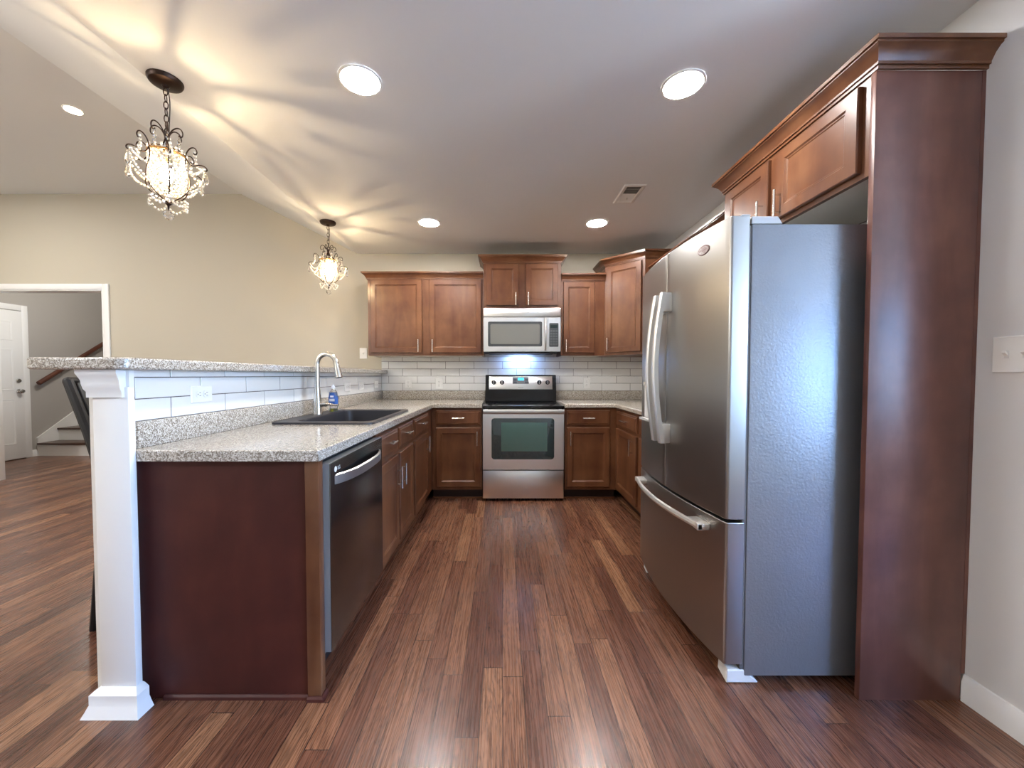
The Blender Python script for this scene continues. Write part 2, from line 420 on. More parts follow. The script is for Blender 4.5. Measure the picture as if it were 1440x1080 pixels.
for (a, b, z0, z1) in sorted(WINDOWS):
    w.box(xs[-1], a, YF - .12, YF, 0, 3.3); w.box(a, b, YF - .12, YF, 0, z0); w.box(a, b, YF - .12, YF, z1, 3.3); xs.append(b)
w.box(xs[-1], XE, YF - .12, YF, 0, 3.3)
struct(w, 'wall_front', M_wall, smooth=False)
for k, (a, b, z0, z1) in enumerate(WINDOWS):
    f = MB(); t = .045
    f.box(a, a + t, YF - .1, YF + .015, z0, z1); f.box(b - t, b, YF - .1, YF + .015, z0, z1); f.box(a + t, b - t, YF - .1, YF + .015, z0, z0 + t); f.box(a + t, b - t, YF - .1, YF + .015, z1 - t, z1)
    f.box((a + b) / 2 - .02, (a + b) / 2 + .02, YF - .08, YF - .02, z0 + t, z1 - t)
    fo = struct(f, 'window_%d' % (k + 1), M_white)
    MB().box(a + t, b - t, YF - .055, YF - .05, z0 + t, z1 - t).build('window_pane', M_pane, fo, smooth=False)
struct(MB().box(-30, 30, -40, YF - .3, -.25, -.15).box(XE + .3, 30, YF - .3, 30, -.25, -.15), 'ground', M_lawn, smooth=False)
# hall behind the opening
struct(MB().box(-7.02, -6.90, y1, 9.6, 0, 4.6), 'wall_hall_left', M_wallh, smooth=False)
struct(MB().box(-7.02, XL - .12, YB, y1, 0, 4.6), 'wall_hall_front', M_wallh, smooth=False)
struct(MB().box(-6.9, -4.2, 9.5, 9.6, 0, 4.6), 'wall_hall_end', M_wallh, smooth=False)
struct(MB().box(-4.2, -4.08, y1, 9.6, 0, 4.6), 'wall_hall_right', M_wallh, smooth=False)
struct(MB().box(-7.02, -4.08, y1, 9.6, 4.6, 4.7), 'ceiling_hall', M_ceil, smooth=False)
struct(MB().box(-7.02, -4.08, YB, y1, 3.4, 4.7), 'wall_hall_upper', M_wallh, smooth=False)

# door casing of the opening (living side)
c = MB(); q = .062
for (a, b) in ((OX1, OX1 + q), (OX0 - q, OX0)): c.box(a, b, YB - .018, YB - .0005, 0, OZ + q, 0, .004)
c.box(OX0, OX1, YB - .018, YB - .0005, OZ, OZ + q, 0, .004)
c.box(OX1 - .012, OX1 - .0005, YB - .018, y1, 0, OZ, 0, .003); c.box(OX0 + .0005, OX0 + .012, YB - .018, y1, 0, OZ, 0, .003); c.box(OX0 + .012, OX1 - .012, YB - .01, y1, OZ - .012, OZ - .0005, 0, .003)
struct(c, 'trim_1', M_white)
# baseboards
BB = [(0, 0), (.014, 0), (.014, .070), (.010, .080), (.006, .095), (0, .098)]
def baseboard(name, path): return struct(MB().sweep(BB, path, 0), name, M_white)
baseboard('baseboard_right', [(XR, 1.3745), (XR, 1.05), (XE, 1.05)])
baseboard('baseboard_back', [(XL, YB), (OX0 - q, YB)])
baseboard('baseboard_living', [(OX1 + q, YB), (-1.48, YB)])
baseboard('baseboard_hall', [(-6.9, 5.585), (-6.9, 5.66)])

# six panel entry door in the hall wall (faces +x)
d = thing('door_1', None, None, (-6.9, 4.62, 0.0), PI / 2); d['kind'] = 'structure'
dm = MB(); DW_, DH = .90, 2.10
dm.box(0, DW_, -.03, -.0005, .012, DH, 0, .002)
for (za, zb) in ((.22, .86), (.98, 1.56), (1.68, 1.95)):
    for (xa, xb) in ((.11, .42), (.48, .79)):
        dm.front(xa, xb, za, zb, [(0, -.001), (.004, .005), (.014, .005), (.022, .0008), (.036, .004), (.045, .004)], 0, -.03)
dm.build('door_slab', M_white, d)
k = MB().lathe([(.030, 0), (.030, .006), (.012, .010), (.012, .035), (.026, .045), (.030, .058), (.022, .070), (.005, .073)], (.835, -.03, .965), (0, -1, 0), 20).build('door_knob', M_chrome, d)
MB().lathe([(.030, 0), (.030, .012), (.024, .018), (.008, .019)], (.835, -.03, 1.115), (0, -1, 0), 20).build('deadbolt', M_chrome, d)
c = MB(); 
for (a, b) in ((4.62 - .075, 4.615), (5.525, 5.60)): c.box(-6.8995, -6.88, a, b, 0, 2.19, 0, .004)
c.box(-6.8995, -6.88, 4.615, 5.525, 2.112, 2.19, 0, .004)
struct(c, 'trim_2', M_white)
# staircase going up along the hall wall
st = MB()
for i in range(11):
    yy = 5.67 + .265 * i; zz = .19 * i
    st.box(-6.8745, -5.8, yy, yy + .28, max(zz - .19, 0), zz + .165, 0)
    st.box(-6.8745, -5.78, yy - .025, yy + .265, zz + .1655, zz + .192, 1, .006)
sc_ = st.build('staircase', [M_white, M_tread]); tag(sc_, kind='structure')
sk = MB().prism_x([(5.665, 0), (5.665, .27), (8.6, .27 + 2.935 * .70), (8.6, 2.0), (6.0, .03), (6.0, 0)], -6.8995, -6.876)
struct(sk, 'trim_3', M_white)
hr = thing('handrail', 'dark wooden handrail on grey hall wall above the stairs', 'handrail', (-6.80, 5.66, 1.085))
hp = [(-6.81, 5.645, 1.075), (-6.81, 5.66, 1.085), (-6.81, 6.5, 1.675), (-6.81, 8.4, 3.01)]
MB(hr.location).tube(hp, .032, 12).build('rail', M_rail, hr)
for yy in (5.95, 7.2, 8.3):
    zz = 1.085 + (yy - 5.66) * .7025
    MB(hr.location).tube([(-6.9, yy, zz - .07), (-6.83, yy, zz - .07), (-6.81, yy, zz - .035)], .008, 8).build('bracket', M_chrome, hr)
lamp('dining_fill_light', 'POINT', (3.3, .15, 1.85), 75, (.80, .90, 1.0), shadow_soft_size=.15)  # unseen fill added in the dining area to brighten ceiling and walls
lamp('living_fill_light', 'POINT', (-3.6, -.5, 2.3), 54, (.95, .97, 1.0), shadow_soft_size=.15)  # added point light without a fixture, lifts the living side and ceiling
for (lx, ly) in ((-5.0, 2.92), (-5.0, 1.0), (-3.2, 1.0)):
    lamp('living_ceiling_fill', 'AREA', (lx, ly, 3.155), 11, (1, .95, .88), shape='DISK', size=.14)  # extra disks added out of view to brighten the living room floor
lamp('hall_fill_light', 'POINT', (-5.3, 5.2, 2.5), 30, (1, .95, .88), shadow_soft_size=.12)  # unseen fill added to light the hall

# ------------------------------------------------------------------ raised bar: half wall, column, bar top
PX0, PX1 = -1.46, -1.345
struct(MB().box(PX0, PX1, 1.3555, YB - .0005, 0, 1.2105), 'wall_peninsula', M_white, smooth=False)
col = thing('column', 'white square column with flared capital under the raised bar end', 'column', (-1.352, 1.36, 0)); col['kind'] = 'thing'
cx0, cx1, cy0, cy1 = -1.422, -1.297, 1.33, 1.355
MB(col.location).box(cx0, cx1, cy0, cy1, .088, 1.15, 0, .003).build('shaft', M_white, col)
BS = [(-.01, 0), (.038, 0), (.030, .018), (.024, .034), (.022, .038), (.022, .072), (.014, .080), (.007, .086), (0, .089), (-.01, .089)]
rp = [(cx0, cy1), (cx0, cy0), (cx1, cy0), (cx1, cy1)]
MB(col.location).sweep(BS, rp, 0.0005).box(cx0 + .01, cx1 - .01, cy0 + .01, cy1, .001, .0875).build('base', M_white, col)
CP = [(-.01, 0), (.010, 0), (.010, .020), (.015, .030), (.018, .048), (.019, .060), (.024, .074), (.028, .084), (.028, .096), (-.01, .096)]
MB(col.location).sweep([(o, u) for o, u in CP], [(cx0, cy1), (cx0, cy0), (cx1 - .012, cy0)], 1.114).box(cx0 + .01, cx1 - .001, cy0 + .006, cy1, 1.115, 1.2095).build('capital', M_white, col)

def granite_slab(mb, name, label, cat, bev=.006): 
    o = mb.build(name, M_granite, None, bevel=bev); return tag(o, label, cat)
bt = MB((-1.42, 1.28, 1.211))
bt.loft([rrect(-1.432, 2.76, .172, 1.4795, .035, z, 5) for z in (1.211, 1.251)])
granite_slab(bt, 'bar_counter', 'long raised speckled bar top running above the tiled half wall', 'bar counter', .007)

# ------------------------------------------------------------------ cabinet parts
HANDLE_R = .0058
def handle(parent, x, z, length, vertical, y):
    m = MB(); p = .030; h = length / 2; s = length * .32
    if vertical:
        m.cyl((x, y - p, z - h), (x, y - p, z + h), HANDLE_R, 12)
        for q_ in (-s, s): m.cyl((x, y + .0, z + q_), (x, y - p, z + q_), .0045, 8)
    else:
        m.cyl((x - h, y - p, z), (x + h, y - p, z), HANDLE_R, 12)
        for q_ in (-s, s): m.cyl((x + q_, y + .0, z), (x + q_, y - p, z), .0045, 8)
    return m.build('handle', M_nickel, parent)
DOOR = [(0, 0), (0, .015), (.0035, .0195), (.050, .0195), (.056, .0135), (.060, .0135), (.064, .0105), (.070, .0105)]
DRAW = [(0, 0), (0, .011), (.005, .014), (.012, .0145), (.018, .0195), (.024, .0195)]
def front_part(root, kind, x0, x1, z0, z1, h=None, material=None):
    mb = MB().front(x0, x1, z0, z1, DOOR if kind == 'door' else DRAW, 0, -.0004)
    o = mb.build(kind, material or M_cab, root, smooth=False)
    if h: handle(o, h[0], h[1], h[2], h[3], -.0195)
    return o
CROWN = [(0, 0), (.007, 0), (.007, .011), (.013, .011), (.013, .019), (.016, .023), (.024, .037), (.037, .050), (.045, .054), (.045, .060), (.052, .060), (.052, .073), (0, .073)]
def cabinet(name, label, loc, rz, wd, h, dp, z0=0.0, fronts=(), toe=False, crown=None, group=None, hollow=False):
    r = thing(name, label, 'cabinet', loc, rz, group)
    b = MB()
    if hollow:
        b.box(0.0004, wd - .0004, 0, .02, .105, h); b.box(0.0004, .018, .02, dp, .105, h); b.box(wd - .018, wd - .0004, .02, dp, .105, h); b.box(.018, wd - .018, .02, dp, .105, .125, 2); b.box(.018, wd - .018, dp - .012, dp, .125, h, 2)
    if toe:
        if not hollow: b.box(0.0004, wd - .0004, 0, dp, .105, h)
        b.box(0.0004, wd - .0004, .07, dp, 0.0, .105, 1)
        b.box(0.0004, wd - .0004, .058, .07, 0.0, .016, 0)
    else:
        b.box(0.0004, wd - .0004, 0, dp, z0, h)
        b.box(.02, wd - .02, .02, dp - .01, z0 - .0005, z0, 2)
    b.build('carcass', [M_cab, M_toe, M_inside], r, smooth=False)
    for f in fronts: front_part(r, *f)
    if crown: 
        pth, zc = crown
        MB().sweep(CROWN, pth, zc).build('crown_molding', M_cab, r)
    return r

CAB_H = .8845
# left run (faces +x): local x = world y
FX = -.675
def left(y): return (FX, y, 0)
ydw0, ydw1, ys1, yc1 = 1.413, 2.032, 2.845, 3.626
cabinet('sink_base_cabinet', 'dark wood base cabinet under black sink, two drawer fronts over two doors', left(ydw1), PI / 2, ys1 - ydw1, CAB_H, .64, 0,
        [('drawer', .022, .380, .722, .858, (.20, .80, .10, False)), ('drawer', .412, .782, .722, .858, (.597, .80, .10, False)),
         ('door', .022, .380, .135, .697, (.345, .555, .135, True)), ('door', .412, .782, .135, .697, (.442, .555, .135, True))], True, group='base cabinets', hollow=True)
cabinet('base_cabinet', 'dark wood single door base cabinet between sink cabinet and inside corner', left(ys1 + .001), PI / 2, yc1 - ys1 - .001, CAB_H, .64, 0,
        [('drawer', .025, .545, .722, .858, (.29, .80, .11, False)), ('door', .025, .545, .135, .697, (.44, .60, .135, True))], True, group='base cabinets')
# peninsula end panel with a lighter stile and shoe moulding
ep = thing('cabinet_end_panel', 'plain dark maroon end panel closing the peninsula beside the white column', 'end panel', (-1.0, 1.38, 0))
MB(ep.location).box(-1.3435, -.715, 1.3862, 1.4125, .0, .884).build('panel_board', M_panel, ep, smooth=False)
MB(ep.location).box(-.7145, -.665, 1.376, 1.4125, .0, .884, 0, .002).build('stile', M_cab, ep)
MB(ep.location).sweep([(0, 0), (.012, 0), (.010, .010), (.004, .016), (0, .016)], [(-1.245, 1.386), (-.7145, 1.386)], 0).sweep([(0, 0), (.012, 0), (.010, .010), (.004, .016), (0, .016)], [(-.7145, 1.376), (-.665, 1.376), (-.665, 1.4125)], 0).build('shoe_molding', M_panel, ep)

# back run, left and right of the range (faces -y)
YC = 3.63
cabinet('base_cabinet', 'dark wood base cabinet left of the range with one drawer over one door', (FX + .001, YC, 0), 0, -.197 - FX, CAB_H, .615, 0,
        [('drawer', .045, .462, .722, .858, (.255, .79, .11, False)), ('door', .045, .462, .135, .697, (.432, .60, .135, True))], True, group='base cabinets')
XRF = 1.08
cabinet('base_cabinet', 'dark wood base cabinet right of the range with drawer and door', (.586, YC, 0), 0, XRF - .586 - .001, CAB_H, .615, 0,
        [('drawer', .02, .425, .722, .858, (.22, .79, .11, False)), ('door', .02, .425, .135, .697, (.05, .60, .135, True))], True, group='base cabinets')
# right run (faces -x): local x runs towards the viewer
cabinet('base_cabinet', 'dark wood base cabinet on right wall facing sideways, beyond the refrigerator', (XRF, YC - .002, 0), -PI / 2, .60, CAB_H, .605, 0,
        [('drawer', .03, .575, .722, .858, (.30, .79, .11, False)), ('door', .03, .575, .135, .697, (.50, .60, .135, True))], True, group='base cabinets')
cabinet('base_cabinet', 'dark wood base cabinet mostly hidden by refrigerator, only its far edge showing', (XRF, YC - .603, 0), -PI / 2, .60, CAB_H, .605, 0,
        [('drawer', .03, .575, .722, .858, (.30, .79, .11, False)), ('door', .03, .575, .135, .697, (.50, .60, .135, True))], True, group='base cabinets')

# upper cabinets
YU, ZU = 3.92, 1.392
wL = -.1955 + 1.367
cabinet('wall_cabinet', 'wide two-door reddish wood wall cabinet left of the microwave', (-1.367, YU, 0), 0, wL, 2.165, .3295, ZU,
        [('door', .030, .550, 1.42, 2.155, (.517, 1.49, .125, True)), ('door', .626, 1.150, 1.42, 2.155, (.659, 1.49, .125, True))],
        crown=([(0, .3295), (0, 0), (wL, 0)], 2.156), group='wall cabinets')
wC = .589 + .194
cabinet('wall_cabinet', 'small raised two-door wood cabinet mounted above the microwave', (-.194, YU - .012, 0), 0, wC, 2.325, .3415, 1.868,
        [('door', .029, .352, 1.896, 2.312, (.325, 1.955, .125, True)), ('door', .424, .749, 1.896, 2.312, (.451, 1.955, .125, True))],
        crown=([(0, .3415), (0, 0), (wC, 0), (wC, .3415)], 2.318), group='wall cabinets')
wN = 1.034 - .5905
cabinet('wall_cabinet', 'narrow one-door wood wall cabinet right of the microwave', (.5905, YU, 0), 0, wN, 2.165, .3295, ZU,
        [('door', .022, .338, 1.42, 2.130, (.048, 1.49, .125, True))], crown=([(0, 0), (wN, 0)], 2.14), group='wall cabinets')
# diagonal corner cabinet
rc = thing('corner_wall_cabinet', 'tall angled corner wall cabinet with one door, beside the refrigerator', 'cabinet', (1.035, YU, 0), -PI / 4, 'wall cabinets')
wD = math.hypot(1.33 - 1.035, .295)
s2 = math.sqrt(.5)
def loc45(x, y):  # world to local
    dx, dy = x - 1.035, y - YU
    return (s2 * (dx - dy), s2 * (dx + dy))
poly = [loc45(1.0355, YU), loc45(1.33, 3.625), loc45(XR - .0005, 3.625), loc45(XR - .0005, YB - .0005), loc45(1.0355, YB - .0005)]
MB().prism(poly, ZU, 2.285).build('carcass', M_cab, rc, smooth=False)
front_part(rc, 'door', .028, wD - .028, 1.42, 2.268, (.055, 1.50, .125, True))
MB().sweep(CROWN, [loc45(1.0355, YB - .01), loc45(1.0355, YU), loc45(1.33, 3.625), loc45(XR - .005, 3.625)], 2.283).build('crown_molding', M_cab, rc)
# right wall upper, mostly behind the refrigerator
cabinet('wall_cabinet', 'wood wall cabinet on right wall hidden behind refrigerator, only its crown showing', (1.405, 3.623, 0), -PI / 2, 1.31, 2.13, .2845, ZU,
        [('door', .03, .63, 1.42, 2.12, None), ('door', .66, 1.28, 1.42, 2.12, None)], crown=([(0, 0), (1.31, 0)], 2.13), group='wall cabinets')
# above the refrigerator (faces -x), crown wraps the tall panel
XO = 1.31; yo0, yo1 = 1.396, 2.30
oc = cabinet('wall_cabinet', 'two-door wood cabinet above the stainless refrigerator with long crown', (XO, yo1, 0), -PI / 2, yo1 - yo0, 2.262, XR - XO - .0005, 1.905,
        [('door', .04, .395, 1.928, 2.238, (.365, 1.99, .125, True)), ('door', .455, .872, 1.928, 2.238, (.487, 1.99, .125, True))], group='wall cabinets')
CR2 = [(o * 1.0, u * 1.12) for o, u in CROWN]
MB().sweep(CR2, [(0, XR - XO - .001), (0, 0), (yo1 - 1.3745, 0), (yo1 - 1.3745, XR - XO - .001)], 2.2555).build('crown_molding', M_cab, oc)
fp = MB((1.5, 1.385, 0)).box(1.3055, XR - .0145, 1.375, 1.3955, 0, 2.255, 0, .0015).box(XR - .0145, XR - .0008, 1.375, 1.3955, .10, 2.255)
tag(fp.build('tall_cabinet_gable', M_gable), 'tall dark wood panel standing beside refrigerator at the right wall', 'side panel')

# ------------------------------------------------------------------ worktops
def slab_cells(mb, xs, ys, inside, z0, z1):
    for i in range(len(xs) - 1):
        for j in range(len(ys) - 1): pass
    bm = bmesh.new(); vd = {}
    def V(i, j):
        if (i, j) not in vd: vd[(i, j)] = bm.verts.new((xs[i], ys[j], z0))
        return vd[(i, j)]
    fs = [bm.faces.new((V(i, j), V(i + 1, j), V(i + 1, j + 1), V(i, j + 1))) for i in range(len(xs) - 1) for j in range(len(ys) - 1) if inside((xs[i] + xs[i + 1]) / 2, (ys[j] + ys[j + 1]) / 2)]
    ex = bmesh.ops.extrude_face_region(bm, geom=fs)
    for v in ex['geom']:
        if isinstance(v, bmesh.types.BMVert): v.co.z = z1
    return mb.bm(bm)
ZT0, ZT1 = .885, .925
CE, CYF = -.65, 3.60
HX0, HX1, HY0, HY1 = -1.235, -.735, 2.09, 2.86
mb = MB((-1.0, 2.5, ZT0))
slab_cells(mb, [-1.3435, -1.2944, HX0, HX1, CE, -.1945], [1.35, 1.3578, HY0, HY1, CYF, YB - .001], lambda x, y: (x < CE or y > CYF) and not (x < -1.2944 and y < 1.3578) and not (HX0 < x < HX1 and HY0 < y < HY1), ZT0, ZT1)
ct = tag(mb.build('countertop', M_granite, None, bevel=.009), 'L-shaped speckled grey worktop on the peninsula holding the black sink', 'countertop', 'kitchen worktops')
ZS = 1.021
MB(mb.o).box(-1.3435, -1.318, 1.3875, YB - .0135, ZT1, ZS, 0, .004).box(-1.318, -.1945, YB - .030, YB - .0135, ZT1, ZS, 0, .004).build('backsplash_strip', M_granite, ct)
mb = MB((1.2, 3.5, ZT0))
slab_cells(mb, [.582, 1.05, XR - .001], [2.40, CYF, YB - .001], lambda x, y: x > 1.05 or y > CYF, ZT0, ZT1)
ct2 = tag(mb.build('countertop', M_granite, None, bevel=.009), 'speckled worktop right of the range running behind the refrigerator', 'countertop', 'kitchen worktops')
MB(mb.o).box(.582, XR - .001, YB - .030, YB - .0135, ZT1, ZS, 0, .004).box(XR - .026, XR - .001, 2.40, YB - .03, ZT1, ZS, 0, .004).build('backsplash_strip', M_granite, ct2)

# ------------------------------------------------------------------ subway tile
def tile_run(axis, a0, a1, z0, z1, pitch, off, rows, surf, gapfn=None):
    """tiles on a wall; axis 'x': plane y = surf facing -y; axis 'y': plane x = surf facing +x"""
    m = MB(((a0 + a1) / 2, surf, z0) if axis == 'x' else (surf, (a0 + a1) / 2, z0)); g = .0034; tk = .009
    if axis == 'x': m.box(a0, a1, surf + .0016, surf + tk + .0005, z0, z1, 1)
    else: m.box(surf - tk - .0005, surf - .0016, a0, a1, z0, z1, 1)
    r = .0016
    for k in range(rows):
        b0 = z0 + .004 + k * .0797 - .0797 * 0; b1 = b0 + .0797 - g
        if k == 0: b0 = z0 + .002
        b1 = min(b1, z1)
        if b1 - b0 < .01: continue
        s = off[k % 2]; n0 = math.floor((a0 - s) / pitch) 
        for n in range(n0, n0 + int((a1 - a0) / pitch) + 3):
            c0 = max(s + n * pitch, a0); c1 = min(s + (n + 1) * pitch - g, a1)
            if c1 - c0 < .012: continue
            if axis == 'x': loops = [[(c0, surf + .006, b0), (c1, surf + .006, b0), (c1, surf + .006, b1), (c0, surf + .006, b1)]] + [[(c0 + i, surf + d_, b0 + i), (c1 - i, surf + d_, b0 + i), (c1 - i, surf + d_, b1 - i), (c0 + i, surf + d_, b1 - i)] for i, d_ in ((0, .0012), (r, 0))]
            else: loops = [[(surf - .006, c0, b0), (surf - .006, c1, b0), (surf - .006, c1, b1), (surf - .006, c0, b1)]] + [[(surf - d_, c0 + i, b0 + i), (surf - d_, c1 - i, b0 + i), (surf - d_, c1 - i, b1 - i), (surf - d_, c0 + i, b1 - i)] for i, d_ in ((0, .0012), (r, 0))]
            m.loft(loops, 0, False, True)
    return m
t = tile_run('x', -1.3345, XR - .001, 1.0215, 1.391, .3135, (-1.102, -1.255), 5, YB - .010)
tag(t.build('tile_backsplash', [M_tile, M_grout], smooth=False), 'white subway tile backsplash on the wall behind the range', 'backsplash', 'tile backsplashes')
t = tile_run('y', 1.388, YB - .0115, 1.0215, 1.2105, .3035, (1.548, 1.700), 3, -1.3345)
tag(t.build('tile_backsplash', [M_tile, M_grout], smooth=False), 'white subway tile strip on half wall under the raised bar top', 'backsplash', 'tile backsplashes')
tag(MB((-1.35, 4.24, 1.0215)).box(-1.344, -1.335, 1.3852, 1.3875, 1.0215, 1.2105).build('tile_edge_strip', M_white), 'thin white edge strip beside column closing the peninsula tiles', 'edge strip')

# ------------------------------------------------------------------ outlets and switches
def wall_plate(name, label, loc, rz, wd, ht, devs, cat, group=None, sideways=False):
    r = thing(name, label, cat, loc, rz, group)
    MB().front(-wd / 2, wd / 2, -ht / 2, ht / 2, [(0, 0), (0, .003), (.003, .006), (.006, .006)]).build('cover_plate', M_plate, r, smooth=False)
    for (dx, kind) in devs:
        if kind == 'toggle':
            MB().box(dx - .006, dx + .006, -.007, -.0055, -.013, .013, 1).prism_x([(-.006, -.006), (-.018, .006), (-.016, .012), (-.006, .004)], dx - .0045, dx + .0045).build('toggle', [M_plate, M_lgrey], r)
        else:
            for q_ in (-.0195, .0195):
                px, pz = (dx + q_, 0) if sideways else (dx, q_)
                m = MB().lathe([(.0165, 0), (.0165, .0025), (.015, .003)], (px, -.0055, pz), (0, -1, 0), 20)
                for (ax, az) in ((-.0065, .004), (.0065, .004)):
                    ux, uz = (az, ax) if sideways else (ax, az)
                    m.box(px + ux - (.0045 if sideways else .001), px + ux + (.0045 if sideways else .001), -.0089, -.0085, pz + uz - (.001 if sideways else .0045), pz + uz + (.001 if sideways else .0045), 1)
                m.lathe([(.0025, 0), (.0025, .0004)], (px + (-.008 if sideways else 0), -.0085, pz + (0 if sideways else -.008)), (0, -1, 0), 10, 1)
                m.build('receptacle', [M_plate, M_slot], r)
    return r
TX = -1.3343
wall_plate('wall_outlet', 'white sideways outlet on peninsula tiles, the nearest to the white column', (TX, 1.70, 1.108), PI / 2, .118, .074, [(0, 'o')], 'outlet', 'wall outlets', True)
wall_plate('wall_outlet', 'white outlet on peninsula tiles just beyond the faucet', (TX, 3.30, 1.093), PI / 2, .118, .074, [(0, 'o')], 'outlet', 'wall outlets', True)
wall_plate('wall_outlet', 'middle white plate of three on the peninsula tiles beyond the faucet', (TX, 3.62, 1.093), PI / 2, .118, .074, [(0, 'o')], 'outlet', 'wall outlets', True)
wall_plate('wall_outlet', 'white plate on peninsula tiles closest to the back wall corner', (TX, 4.05, 1.095), PI / 2, .118, .074, [(0, 'o')], 'outlet', 'wall outlets', True)
TY = YB - .0103
wall_plate('wall_outlet', 'white outlet on back tiles near the corner with the peninsula', (-1.04, TY, 1.095), 0, .074, .090, [(0, 'o')], 'outlet', 'wall outlets')
wall_plate('wall_outlet', 'white outlet on back tiles nearer the range, left side of it', (-.70, TY, 1.10), 0, .080, .118, [(0, 'o')], 'outlet', 'wall outlets')
wall_plate('wall_outlet', 'white outlet on back tiles to the right of the range', (.925, TY, 1.105), 0, .074, .118, [(0, 'o')], 'outlet', 'wall outlets')
wall_plate('light_switch', 'white switch plate on beige wall beside the wide wall cabinet', (-1.535, YB - .0003, 1.433), 0, .082, .118, [(0, 'toggle')], 'switch')
wall_plate('light_switch', 'wide white double switch plate on the right grey wall', (XR - .0003, 1.265, 1.26), -PI / 2, .125, .122, [(-.023, 'toggle'), (.023, 'toggle')], 'switch')

# ------------------------------------------------------------------ range
RX0, RX1 = -.190, .578; RC = (RX0 + RX1) / 2
rg = thing('range', 'stainless steel electric range with black glass cooktop against tiled wall', 'range', (RC, 3.9, 0))
O = rg.location
b = MB(O).box(RX0, RX1, 3.645, 4.20, .04, .884).box(RX0 + .03, RX1 - .03, 3.70, 4.18, .0, .04)
b.build('body', M_mblack, rg, smooth=False)
MB(O).box(RX0 - .002, RX1 + .002, 3.598, 4.12, .8845, .906, 0, .006).build('cooktop', M_black, rg)
gp = [(4.115, .9065), (4.118, 1.03), (4.150, 1.197), (4.205, 1.197), (4.205, .9065)]
gd = MB(O).prism_x(gp, RX0 + .004, RX1 - .004).build('backguard', M_black, rg, bevel=.006)
ang = math.atan2(.032, .167)
pr = MB(O)  # control panel plane, tilted back with the guard
def gy(z): return 4.118 + (z - 1.03) * .032 / .167
pr.loft([[(xa, gy(z) - d_, z) for xa, z in ((-.146 + i, 1.042 + i), (.532 - i, 1.042 + i), (.532 - i, 1.182 - i), (-.146 + i, 1.182 - i))] for i, d_ in ((0, .0), (0, .003), (.002, .004))]).build('control_panel', M_steelh, gd)
q_ = MB(O)
def gp_box(m, xa, xb, za, zb, t0, t1, mi=0): m.loft([[(xa, gy(za) - t, za), (xb, gy(za) - t, za), (xb, gy(zb) - t, zb), (xa, gy(zb) - t, zb)] for t in (t0, t1)], mi)
gp_box(q_, .105, .280, 1.100, 1.170, .004, .006, 0); gp_box(q_, .165, .225, 1.138, 1.162, .006, .0066, 1)
for k in range(3): gp_box(q_, .115 + .0, .15, 1.108 + k * .018, 1.118 + k * .018, .006, .0064, 2); gp_box(q_, .238, .272, 1.108 + k * .018, 1.118 + k * .018, .006, .0064, 2)
q_.build('clock_display', [M_dispf, M_disp, M_keys], gd)
for kx in (-.096, -.008, .391, .481):
    MB(O).lathe([(.024, 0), (.024, .006), (.019, .010), (.017, .028), (.012, .031)], (kx, gy(1.115) - .004, 1.115), (0, -1, .19), 20).box(kx - .003, kx + .003, gy(1.115) - .040, gy(1.115) - .03, 1.100, 1.132, 1).build('knob', [M_mblack, M_plast], rg)
lettering('logo', 'Whirlpool', .014, M_logo, gd, (0.192 - RC, gy(1.062) - .0045 - O.y, 1.062), (PI / 2 - ang, 0, 0), .0003)
# oven door
dr = MB(O); WX0, WX1, WZ0, WZ1 = -.100, .478, .407, .783
dx0, dx1, dz0, dz1 = RX0 + .003, RX1 - .003, .302, .826
yd = 3.602
for (a, bb, c_, d_) in ((dx0, WX0, dz0, dz1), (WX1, dx1, dz0, dz1), (WX0, WX1, dz0, WZ0), (WX0, WX1, WZ1, dz1)): dr.box(a, bb, yd, 3.6445, c_, d_)
od = dr.build('oven_door', M_steelh, rg, smooth=False)
wnd = MB(O)
wnd.loft([[(x, yd + t, z) for x, z in [(p_[0], p_[1]) for p_ in rrect((WX0 + WX1) / 2, (WZ0 + WZ1) / 2, (WX1 - WX0) / 2 + .006 - i, (WZ1 - WZ0) / 2 + .006 - i, .028, 0, 5)]] for i, t in ((0, .0005), (0, -.002), (.004, -.0025))])
wnd.build('oven_window', M_oveng, od)
inn = MB(O).box(WX0 + .085, WX1 - .06, yd - .0032, yd - .0026, WZ0 + .07, WZ1 - .035)
inn.build('oven_window_screen', mat('tinted oven screen', (0.05, 0.115, 0.105), 0.06, coat=1.0, coat_rough=0.02), od, smooth=False)
hb = MB(O)
hb.tube([(dx0 + .005, 3.566, .853), (RC, 3.560, .853), (dx1 - .005, 3.566, .853)], 0, sec=[(-.012, -.020), (.008, -.022), (.012, -.012), (.012, .012), (.008, .022), (-.012, .020)])
for kx in (dx0 + .03, dx1 - .03): hb.box(kx - .015, kx + .015, 3.57, 3.6445, .835, .871, 0, .003)
hb.build('oven_handle', M_steel, od)
MB(O).box(RX0 + .003, RX1 - .003, 3.602, 3.6445, .028, .292, 0, .004).build('storage_drawer', M_steelh, rg)

